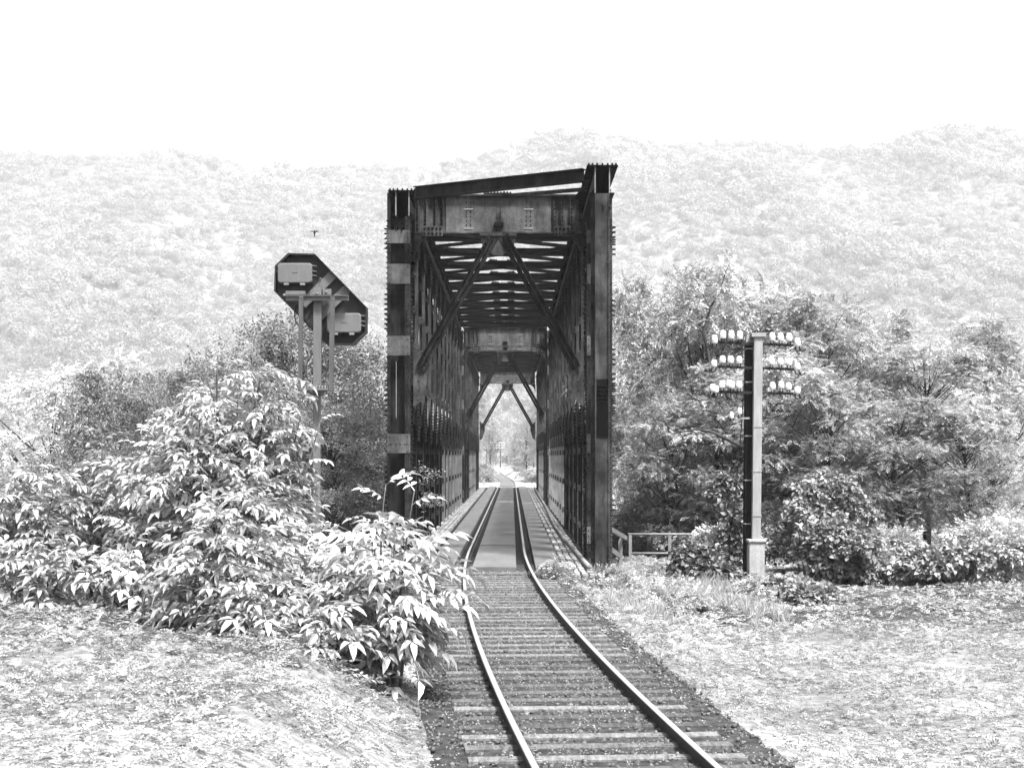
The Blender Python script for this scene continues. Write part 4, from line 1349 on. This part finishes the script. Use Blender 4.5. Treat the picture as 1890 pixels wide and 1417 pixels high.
tree_at(birch[0], 560, 50, 610, 12, 'small-leaved speckled tree right behind the signal post', GL, 'birch_tree')
tree_at(birch[1], 645, 54, 650, 12, 'small-leaved tree between the signal and the bridge column', GL, 'birch_tree', ssz=.62)
tree_at(birch[0], 440, 56, 690, 12, 'small-leaved tree behind the tallest sapling at the left', GL, 'birch_tree', rz=2)
tree_at(birch[1], 330, 50, 700, 12, 'small-leaved tree behind the saplings, next left of the tallest sapling', GL, 'birch_tree', rz=1)
tree_at(birch[0], 210, 54, 720, 12, 'small-leaved tree far left behind the thicket', GL, 'birch_tree', rz=5)
tree_at(pale[1], 90, 58, 700, 12, 'pale broad tree at the far left behind the thicket', GL, 'pale_tree', rz=2)
tree_at(birch[1], 620, 47, 760, 12, 'dark lower small-leaved tree at the foot of the signal', GL, 'birch_tree', rz=4, ssz=.75)
tree_at(pale[0], 672, 112, 715, 12, 'pale tree just left of the bridge column, beyond the river', GL, 'pale_tree')
tree_at(pale[1], 640, 122, 735, 12, 'pale tree beyond the river, behind the speckled trees', GL, 'pale_tree')
tree_at(pale[0], 690, 62, 790, 12, 'low pale tree touching the left side of the bridge column', GL, 'pale_tree', rz=1, ssz=.45)
tree_at(birch[0], 690, 46.5, 895, 12, 'dark thicket tree low beside the bridge column', GL, 'birch_tree', rz=3, ssz=.38)
GR = 'feathery trees on the right behind the telegraph pole'
for k, (pr_, px, Y, top, ws, lab) in enumerate((
        (0, 1290, 52, 520, .9, 'tallest feathery tree left of the telegraph pole'), (1, 1205, 57, 560, .75, 'feathery tree next to the right bridge post'),
        (2, 1400, 53, 535, .9, 'feathery tree directly behind the telegraph pole'), (0, 1490, 51, 560, .9, 'feathery tree at the right edge beyond the telegraph pole'),
        (2, 1250, 60, 590, .8, 'feathery tree half hidden between the two tallest left of the pole'), (1, 1345, 56, 560, .8, 'feathery tree just behind the forked bare branches'),
        (1, 1345, 47.5, 690, .6, 'lower feathery tree just left of the telegraph pole'), (0, 1245, 48.5, 740, .62, 'low feathery tree above the level railing'),
        (2, 1450, 48, 660, .7, 'lower feathery tree just right of the telegraph pole'), (0, 1525, 46, 700, .62, 'low leafy tree at the far right beside the vine mound'),
        (1, 1610, 53, 600, .9, 'feathery tree just beyond the vine mounds'), (2, 1710, 50, 640, .85, 'broad feathery tree second from the right end'), (0, 1830, 54, 610, .9, 'rightmost feathery tree of the right bank'), (1, 1660, 46, 760, .6, 'low feathery tree in front of the right end trees'), (2, 1780, 46, 790, .6, 'lowest feathery tree near the right end'),
        (2, 1190, 52, 800, .42, 'small leafy tree behind the sloping railing'), (1, 1180, 66, 680, .55, 'tree low behind the right bridge post'), (0, 1450, 62, 590, .9, 'feathery tree behind the right half of the insulators'))):
    tree_at(robin[pr_], px, Y, top, 13.5, lab, GR, 'robinia_tree', rz=k * 1.3, ssz=ws)
# a bare forked branch that rises out of the trees left of the pole
fb = thing('bare_branch_tree', 'thin forked young tree with dark bare branches left of the telegraph pole', 'tree', tuple(P(1320, 900, 48)))
m_ = MB()
def pl(pts, r0, r1, Y=48):
    q = [P(x, y, Y) for x, y in pts]; m_.tube(q, [r0 + (r1 - r0) * k / (len(q) - 1) for k in range(len(q))], 6)
pl([(1320, 900), (1326, 800), (1316, 720), (1307, 650), (1298, 614), (1311, 568)], .08, .035)
pl([(1311, 568), (1328, 540), (1340, 500), (1348, 484)], .03, .01)
pl([(1311, 568), (1299, 548), (1288, 520), (1272, 508)], .025, .008)
pl([(1299, 551), (1270, 545), (1245, 530), (1230, 522)], .02, .006)
pl([(1298, 616), (1280, 604), (1258, 595)], .02, .008)
pl([(1297, 612), (1288, 604)], .015, .006)
m_.build('branches', M['bark'], fb, smooth=True)
Tn = []
for (x, y) in ((1346, 488), (1341, 500), (1336, 517), (1330, 530), (1274, 508), (1282, 515), (1290, 525), (1236, 524), (1250, 532), (1265, 540), (1280, 546), (1318, 548), (1262, 596), (1275, 600), (1320, 590), (1318, 610), (1290, 560), (1305, 540), (1325, 560)):
    for q in range(15): Tn.append(tuple(P(x + random.gauss(0, 6), y + random.gauss(0, 6), 48 + random.gauss(0, .25))))
Tn = np.array(Tn) - np.array(fb.location); n = len(Tn)
link_mesh('foliage', leafy_mesh('foliage', FR_MID, Tn, unit(n) + (0, 0, .1), np.array([0, 0, 1.]) + rng.normal(0, .3, (n, 3)), rng.uniform(.22, .38, n), rng.uniform(.2, .8, n)), M['leaf_mid'], fb)
m_ = MB()
lb_ = thing('leaning_branch', 'dark leaning dead branch crossing behind the telegraph pole', 'branch', tuple(P(1377, 830, 46)))
m_.tube([P(1377, 828, 45), P(1345, 812, 45), P(1318, 799, 45), P(1290, 792, 45), P(1262, 796, 45), P(1240, 800, 45)], [.06, .05, .045, .035, .025, .01], 7)
m_.tube([P(1335, 808, 45), P(1318, 838, 45), P(1303, 858, 45)], [.015, .012, .006], 5)
m_.build('branch', M['bark'], lb_, smooth=True)

# --- bushes and vine on the right bank
def bush(px, Y, top_py, wd, label, mat, fr, spray, n, group='bushes on the right bank', name='bush', flat=.8, bright=.5, lumps=7, cat_='bush', gz=None):
    x = (px - CX) * Y / F
    g = (float(H(x, Y)) - .1) if gz is None else gz
    h = CAMZ + (CY - top_py) * Y / F - g
    root = thing(name, label, cat_, (x, Y, g), group)
    C, Rr = [], []
    sm = MB()
    for k in range(lumps):
        a = random.uniform(0, 6.28); q = random.uniform(0, .5) * wd
        r_ = random.uniform(.2, .34) * min(wd, h * 1.2)
        c_ = (math.cos(a) * q, math.sin(a) * q * .8, max(r_ * .5, random.uniform(.25, 1) * h - r_ * .9))
        C.append(c_); Rr.append(r_)
        sm.tube([(x, Y, g), (x + c_[0] * .4, Y + c_[1] * .4, g + c_[2] * .6), (x + c_[0], Y + c_[1], g + c_[2])], [.03, .02, .008], 5)
    C, Rr = np.array(C), np.array(Rr)
    pk = rng.integers(0, lumps, n)
    u = unit(n); u[:, 2] = np.abs(u[:, 2]) * .9 - .15
    T_ = C[pk] + u * (Rr[pk] * rng.uniform(.45, 1.08, n))[:, None] * (1.1, 1, flat)
    T_[:, 2] = np.maximum(T_[:, 2], .02)
    D = u + rng.normal(0, .5, (n, 3)); U = u * .6 + np.array([0, 0, 1.]) + rng.normal(0, .3, (n, 3))
    r = np.clip(rng.normal(bright, .2, n), 0, 1)
    sm.build('stem', M['stem'], root, smooth=True)
    link_mesh('foliage', leafy_mesh('foliage', fr, T_, D, U, spray * rng.uniform(.65, 1.3, n), r), M[mat], root)
    return root
FR_IVY = []
for k in range(4):
    r_ = np.random.default_rng(80 + k); lv, lq = leaf6(1, .8, .15, .3); n = 5
    D = r_.normal(0, .6, (n, 3)) + (.6, 0, -.3)
    T_ = np.stack([r_.uniform(0, .8, n), r_.normal(0, .2, n), r_.normal(0, .1, n)], -1)
    v, q, _ = inst(lv, lq, rotmat(D, r_.normal(0, .3, (n, 3)) + (0, 0, 1)) * .38, T_, np.full(n, .5)); FR_IVY.append((v, q))
bush(1550, 38, 930, 2.0, 'large mound of vine leaves with dark hollows at the right edge', 'ivy', FR_IVY, .28, 4200, name='vine_mound', lumps=12, bright=.45)
bush(1530, 41, 860, 2.2, 'vine-covered bush at the right edge above the mound', 'ivy', FR_IVY, .28, 3000, name='vine_mound', lumps=9, bright=.5)
bush(1298, 38.8, 1012, 1.1, 'broad-leaved bush left of the white cable box', 'ivy', FR_IVY, .36, 1300, lumps=8, bright=.45)
bush(1350, 42.5, 885, .7, 'narrow climber tangled up the left side of the telegraph pole', 'ivy', FR_IVY, .32, 900, lumps=9, bright=.3, flat=1.3, name='climbing_vine', cat_='vine')
bush(1630, 39, 960, 2.2, 'leafy bush to the right of the vine mounds', 'leaf_mid', FR_MID, .36, 2200, lumps=9, bright=.5)
bush(1740, 37, 1000, 2.2, 'broad-leaved bush near the right end of the bank', 'ivy', FR_IVY, .3, 2600, lumps=9, bright=.55)
bush(1850, 39, 950, 2.4, 'rightmost leafy bush of the bank', 'leaf_mid', FR_MID, .36, 2200, lumps=9, bright=.5)
bush(1335, 44, 975, 1.4, 'leafy bush hiding the end of the level railing', 'leaf_mid', FR_MID, .4, 1500, lumps=8, bright=.6)
bush(1225, 51, 930, 2.2, 'leafy bush behind the level railing', 'leaf_mid', FR_MID, .4, 2000, lumps=9, bright=.5)
bush(1165, 51, 905, 1.8, 'leafy bush behind the sloping railing', 'leaf_mid', FR_MID, .4, 1800, lumps=9, bright=.5)
bush(1310, 50, 890, 2.6, 'dark leafy bush under the leaning branch', 'leaf_birch', FR_MID, .38, 2000, lumps=9, bright=.4)
bush(1440, 46, 920, 2.4, 'dark bush in the hollow behind the telegraph pole', 'leaf_birch', FR_MID, .38, 1300, lumps=7, bright=.25)
bush(1462, 36.5, 1078, .9, 'small broad-leaved plant at the right foot of the white cable box', 'ivy', FR_IVY, .3, 800, lumps=6, bright=.55)
bush(1470, 33.5, 1085, 1.8, 'low broad-leaved plant near the bottom right corner', 'ivy', FR_IVY, .3, 1200, lumps=8, bright=.6)
bush(1105, 35.6, 1052, .9, 'low weed clump at the end of the right-hand block paving', 'weed', FR_MID, .22, 900, lumps=6, bright=.6)
bush(1022, 34.8, 1022, .75, 'small weed growing over the deck edge beside the right rail', 'weed', FR_MID, .2, 700, lumps=5, bright=.65)
bush(1150, 33, 1062, 1.6, 'low bright weeds with a dark hollow right of the track', 'weed', FR_MID, .24, 1500, lumps=8, bright=.65)
bush(1230, 31, 1050, 1.5, 'tuft of tall hazy grass right of the track', 'grass', FR_MID, .22, 1200, lumps=8, bright=.8, name='grass_tuft', cat_='grass')

# --- trees and bushes beyond the bridge
GF = 'trees beyond the far end of the bridge'
farp = [tree_proto(14, 6.5, 60, 34, FR_MID, 'leaf_far', .62, 1.3, .22, .1, 'oval', 61 + k, 1, bright=.45) for k in range(2)]
for k, (px, Y, top, lab) in enumerate(((872, 165, 690, 'tall tree left of the track just beyond the bridge'), (868, 190, 720, 'tree further left beyond the bridge'), (1003, 170, 705, 'tree right of the track just beyond the bridge'),
        (1010, 200, 700, 'tree further right beyond the bridge'), (905, 260, 775, 'middle-distance tree left of the far track'), (972, 240, 770, 'middle-distance tree right of the far track'),
        (880, 330, 780, 'distant tree left of the far poles'), (950, 480, 800, 'distant low tree behind the bend of the track'), (985, 420, 790, 'distant tree right of the bend'), (915, 520, 790, 'distant tree left of the bend'),
        (1000, 560, 800, 'faintest tree behind the bend of the track'))):
    tree_at(farp[k % 2], px, Y, top, 14, lab, GF, 'far_tree', ssz=.62 if Y < 300 else None)
for px, Y, top, wd, lab in ((975, 215, 862, 3.2, 'round dark bush beside the siding'), (990, 165, 870, 3.5, 'bush at the right foot of the far bridge end'), (893, 165, 862, 3.2, 'pale bush at the left foot of the far bridge end'),
        (885, 230, 850, 5, 'pale bush left of the far track'), (940, 610, 835, 14, 'far hedge bush behind the bend'), (975, 480, 838, 12, 'far bush right of the bend'), (965, 300, 835, 5, 'tall bush between the siding and the right-hand trees')):
    bush(px, Y, top, wd, lab, 'leaf_far', FR_MID, max(.5, wd * .12), 900, 'bushes beyond the bridge', bright=.5)

# dark humus under the plants of both banks
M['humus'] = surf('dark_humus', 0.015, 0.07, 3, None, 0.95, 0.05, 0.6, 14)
def soil(name, d0, d1, y0, y1):
    V, ys = [], np.arange(y0, y1, .5)
    for y in ys:
        for q in range(17):
            f = q / 16
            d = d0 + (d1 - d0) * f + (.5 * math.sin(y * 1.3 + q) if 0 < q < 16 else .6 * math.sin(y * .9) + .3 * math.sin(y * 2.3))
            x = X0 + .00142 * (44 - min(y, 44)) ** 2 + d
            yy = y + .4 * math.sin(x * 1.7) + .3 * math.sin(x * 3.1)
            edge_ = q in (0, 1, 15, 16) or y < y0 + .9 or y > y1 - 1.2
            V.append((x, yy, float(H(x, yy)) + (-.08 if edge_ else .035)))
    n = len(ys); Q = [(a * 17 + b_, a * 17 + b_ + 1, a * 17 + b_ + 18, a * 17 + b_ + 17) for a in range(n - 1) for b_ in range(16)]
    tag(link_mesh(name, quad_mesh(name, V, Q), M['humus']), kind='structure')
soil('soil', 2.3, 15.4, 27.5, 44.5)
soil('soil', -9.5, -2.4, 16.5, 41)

# --- ground cover
def scatter(name, n, xr, yr, fr, mat, s0, s1, label, keep=None, bright=.55, up=.9):
    x = rng.uniform(*xr, n); y = rng.uniform(*yr, n)
    d = x - np.where(y < 44, X0 + 0.00142 * (44 - y) ** 2, X0)
    if keep is not None:
        k = keep(x, y, d) & (rng.random(n) < 1); x, y = x[k], y[k]
    z = H(x, y) + rng.uniform(0, .05, len(x))
    n = len(x)
    a = rng.uniform(0, 2 * math.pi, n)
    D = np.stack([np.cos(a), np.sin(a), rng.uniform(.1, up, n)], -1); U = np.array([0, 0, 1.]) + rng.normal(0, .3, (n, 3))
    pat = .5 + .5 * np.sin(x * 2.1 + np.sin(y * 1.3) * 2) * np.sin(y * 1.7 + x)
    r = np.clip(rng.normal(bright, .18, n) + .15 * (pat - .5), 0, 1)
    o = link_mesh(name, leafy_mesh(name, fr, np.stack([x, y, z], -1), D, U, rng.uniform(s0, s1, n), r), M[mat])
    return tag(o, label, None, None, 'stuff')
def blade():
    V, Q = [], []
    r_ = np.random.default_rng(5)
    for k in range(7):
        a = r_.uniform(0, 6.28); l_ = r_.uniform(.6, 1.1); b_ = r_.uniform(.2, .6)
        dx, dy = math.cos(a), math.sin(a); w_ = .022
        base = len(V)
        for t_ in (0, .5, 1):
            p = np.array([l_ * t_ * (1 - b_ * .3), b_ * t_ * t_ * dx * .7, b_ * t_ * t_ * dy * .7]); ww = w_ * (1 - t_ * .9)
            V += [p + (0, ww * dy, ww * dx), p - (0, ww * dy, ww * dx)]
        Q += [(base, base + 1, base + 3, base + 2), (base + 2, base + 3, base + 5, base + 4)]
    return np.array(V), np.array(Q)
BL = [blade()]
kr = lambda x, y, d: (d > 1.2 + .3 * np.sin(y * 2.3) + .35 * rng.random(len(x))) & (y > 21 + 1.9 * np.clip(d - 1.6, 0, 3.3) + rng.random(len(x)))
scatter('ground_weeds', 26000, (.6, 16), (21, 47), FR_MID, 'weed', .10, .26, 'low bright weeds covering the right bank', kr)
kl = lambda x, y, d: (d < -1.75 - .3 * rng.random(len(x)))
scatter('ground_weeds', 14000, (-10.5, -1.5), (15, 44), FR_MID, 'weed', .12, .3, 'low weeds under the saplings on the left bank', kl, .4)
def grass(n, xr, yr, s0, s1, keep, label, bright=.7):
    x = rng.uniform(*xr, n); y = rng.uniform(*yr, n)
    d = x - np.where(y < 44, X0 + 0.00142 * (44 - y) ** 2, X0)
    k = keep(x, y, d); x, y = x[k], y[k]; n = len(x)
    D = np.stack([rng.normal(0, .3, n), rng.normal(0, .3, n), np.ones(n)], -1); U = unit(n)
    o = link_mesh('grass', leafy_mesh('grass', BL, np.stack([x, y, H(x, y)], -1), D, U, rng.uniform(s0, s1, n), np.clip(rng.normal(bright, .18, n), 0, 1)), M['grass'])
    return tag(o, label, None, None, 'stuff')
grass(1500, (1.8, 5.0), (28, 40), .2, .5, lambda x, y, d: (d > 1.9) & (np.sin(x * 1.9 + 1) * np.sin(y * .8) > -.1), 'tall fine grass right of the track')
grass(900, (-7, -1.6), (20, 30), .15, .35, lambda x, y, d: d < -2.0, 'grass between the saplings on the left bank')
grass(4200, (-26, 26), (142, 330), .1, .22, lambda x, y, d: np.abs(x - XCN(y)) > 4.2, 'pale grass beside the far track', .85)
grass(9000, (-8, 11), (11, 27), .04, .13, lambda x, y, d: (np.abs(d) > 2.0) & (np.sin(x * 1.1) * np.sin(y * 1.4 + x) > -.5), 'short dry grass on the gravel near the viewer', .5)
scatter('far_weeds', 2600, (-7, 7), (135.5, 200), FR_MID, 'weed', .2, .45, 'low weeds on the far bank beside the end of the bridge', lambda x, y, d: (np.abs(x - XCN(y)) > 1.5), .3)
scatter('near_weeds', 18000, (-8.5, -.4), (7.5, 20), FR_MID, 'weed', .07, .17, 'low weeds on the bank nearest the viewer', lambda x, y, d: (d < -1.68) & (np.sin(x * 2.3 + y) * np.sin(y * 2.9 - x) > -.55), .5)
scatter('near_weeds', 17000, (2, 11), (10.5, 29), FR_MID, 'weed', .07, .18, 'low weeds beside the right side of the near track', lambda x, y, d: (d > 1.55) & (np.sin(x * 1.9 + y) * np.sin(y * 1.7 - x) > -.5), .5)
# litter, moss and little weeds between the rails
def kt(x, y, d): return (np.abs(d) < 2.3) & (rng.random(len(x)) < np.where(np.abs(np.abs(d) - .75) < .12, .15, .8))
o = scatter('track_litter', 5200, (-2.8, 3.6), (12, 37), FR_BIRCH, 'weed', .06, .13, 'leaf litter and small weeds between the rails', kt, .25, .3)
o.location.z = .07
# loose stones
def icos():
    t_ = (1 + 5 ** .5) / 2
    V = np.array([(-1, t_, 0), (1, t_, 0), (-1, -t_, 0), (1, -t_, 0), (0, -1, t_), (0, 1, t_), (0, -1, -t_), (0, 1, -t_)], float)
    return V
cubeV = np.array([(-1, -1, -1), (1, -1, -1), (1, 1, -1), (-1, 1, -1), (-1, -1, 1), (1, -1, 1), (1, 1, 1), (-1, 1, 1)], float) * .5
cubeQ = np.array([(0, 3, 2, 1), (4, 5, 6, 7), (0, 1, 5, 4), (1, 2, 6, 5), (2, 3, 7, 6), (3, 0, 4, 7)])
STN = [(cubeV * (1, .8, .7) + np.random.default_rng(k).normal(0, .14, (8, 3)), cubeQ) for k in range(8)]
n = 12000
y = rng.uniform(11, 37, n); d = rng.normal(0, 1.05, n); d = np.where(np.abs(d) > 1.65, rng.uniform(-1.5, 1.5, n), d); x = X0 + 0.00142 * (44 - y) ** 2 + d
z = np.where(np.abs(d) < 1.95, -.145, -.2 - .4 * (np.abs(d) - 1.95)) + rng.uniform(-.02, .02, n)
slp = (np.abs(((y - 9.0) / .56) % 1 - 0) < .2) | (np.abs(((y - 9.0) / .56) % 1 - 1) < .2)
k = ~((slp & (np.abs(d) < 1.25)) & (rng.random(n) < .97)); x, y, z = x[k], y[k], z[k]; n = len(x)
me = leafy_mesh('ballast_stones', STN, np.stack([x, y, z], -1), unit(n), unit(n), rng.uniform(.018, .045, n), np.full(n, .5))
tag(link_mesh('ballast_stones', me, M['stone']), 'loose ballast stones around the sleepers', None, None, 'stuff')

# --- riverside growth on the far bank, left and right of the bridge
def meadow(name, n, xr, yr, s0, s1, mat, label, bright):
    x = rng.uniform(*xr, n); y = rng.uniform(*yr, n)
    keepm = (np.abs(x) > 9) & (np.sin(x * .11 + y * .05) + rng.normal(0, .6, n) > -.3)
    x, y = x[keepm], y[keepm]; n = len(x)
    D = np.stack([rng.normal(0, 1, n), rng.normal(0, 1, n), rng.uniform(.2, .9, n)], -1)
    o = link_mesh(name, leafy_mesh(name, FR_MID, np.stack([x, y, H(x, y) + .05], -1), D, np.array([0, 0, 1.]) + rng.normal(0, .3, (n, 3)), rng.uniform(s0, s1, n), np.clip(rng.normal(bright, .2, n), 0, 1)), M[mat])
    tag(o, label, None, None, 'stuff')
meadow('meadow_growth', 9000, (-130, 130), (132, 420), .6, 1.6, 'leaf_far', 'pale low growth on the far river bank', .6)
scatter('gravel_weeds', 7000, (-9, 10), (12, 28), FR_MID, 'weed', .06, .2, 'small scattered weeds on the gravel beside the track', lambda x, y, d: (np.abs(d) > 2.1) & (np.sin(x * 1.3 + 2) * np.sin(y * .9) > .05), .6)
n = 9000
y = rng.uniform(11, 30, n); x = rng.uniform(-8, 10, n); d = x - (X0 + .00142 * (44 - y) ** 2); kk_ = np.abs(d) > 1.9; x, y = x[kk_], y[kk_]; n = len(x)
M['pebble'] = surf('pale_pebble', .1, .4, 5, None, .9, .2, .1)
me = leafy_mesh('pebbles', STN, np.stack([x, y, H(x, y) + .005], -1), unit(n), unit(n), rng.uniform(.012, .04, n) * rng.uniform(.5, 1, n), np.full(n, .5))
tag(link_mesh('pebbles', me, M['pebble']), 'loose pebbles on the ground beside the track', None, None, 'stuff')

# --- forest on the hill
def crown_t(k):
    r_ = np.random.default_rng(200 + k)
    n = 250
    u = r_.normal(0, 1, (n, 3)); u /= np.linalg.norm(u, axis=1, keepdims=True); u[:, 2] = np.abs(u[:, 2]) * 1.0 - .25
    lump = 1 + .22 * np.sin(u[:, 0] * 5 + k) * np.sin(u[:, 1] * 6 + 2 * k) + r_.normal(0, .07, n)
    T_ = u * lump[:, None] * (1, 1, 1.05) * r_.uniform(.7, 1, n)[:, None]
    lv, lq = leaf1(1, .75)
    D = np.cross(u, r_.normal(0, 1, (n, 3))) + u * .3
    v, q, _ = inst(lv - (.5, 0, 0), lq, rotmat(D, u + r_.normal(0, .35, (n, 3))) * r_.uniform(.12, .27, n)[:, None, None], T_, np.full(n, .5))
    return v, q
CR = [crown_t(k) for k in range(7)]
n = 11000
y = HK * (598 + 415 * rng.random(n)); x = rng.uniform(-1, 1, n) * (CX / F * y + 40)
z = hill_z(x, y)
sc = HK * rng.uniform(2.2, 4.6, n) * (1 + .25 * np.sin(x * .016 + y * .01))
D = np.stack([rng.normal(0, 1, n), rng.normal(0, 1, n), np.zeros(n)], -1)
sc *= np.exp(rng.normal(0, .16, n))
tone = np.clip(rng.normal(.5, .13, n) + .2 * np.sin(x * .013 + 1.3 * np.sin(y * .01)) * np.sin(y * .017 + 2) + .16 * np.sin(x * .031 + y * .02) * np.sin(y * .04 - x * .011), 0, 1)
me = leafy_mesh('hill_forest', CR, np.stack([x, y, z + sc * .9], -1), D, np.tile([0, 0, 1.], (n, 1)), sc, tone, .08)
tag(link_mesh('hill_forest', me, M['leaf_hill']), 'pale hazy forest covering the far hillside', None, None, 'stuff')

# ------------------------------------------------------------------ haze in the valley
m = bpy.data.materials.new('haze'); m.use_nodes = True; t = m.node_tree; t.nodes.clear()
vo = t.nodes.new('ShaderNodeVolumePrincipled'); out = t.nodes.new('ShaderNodeOutputMaterial')
vo.inputs['Color'].default_value = (.97, .97, .97, 1); vo.inputs['Density'].default_value = .00017; vo.inputs['Anisotropy'].default_value = 0.0
t.links.new(vo.outputs[0], out.inputs['Volume'])
mb = MB(); mb.box(-3010, 3010, -70, 3210, -16, 440)
tag(mb.build('haze', m), 'pale haze filling the valley', None, None, 'stuff')
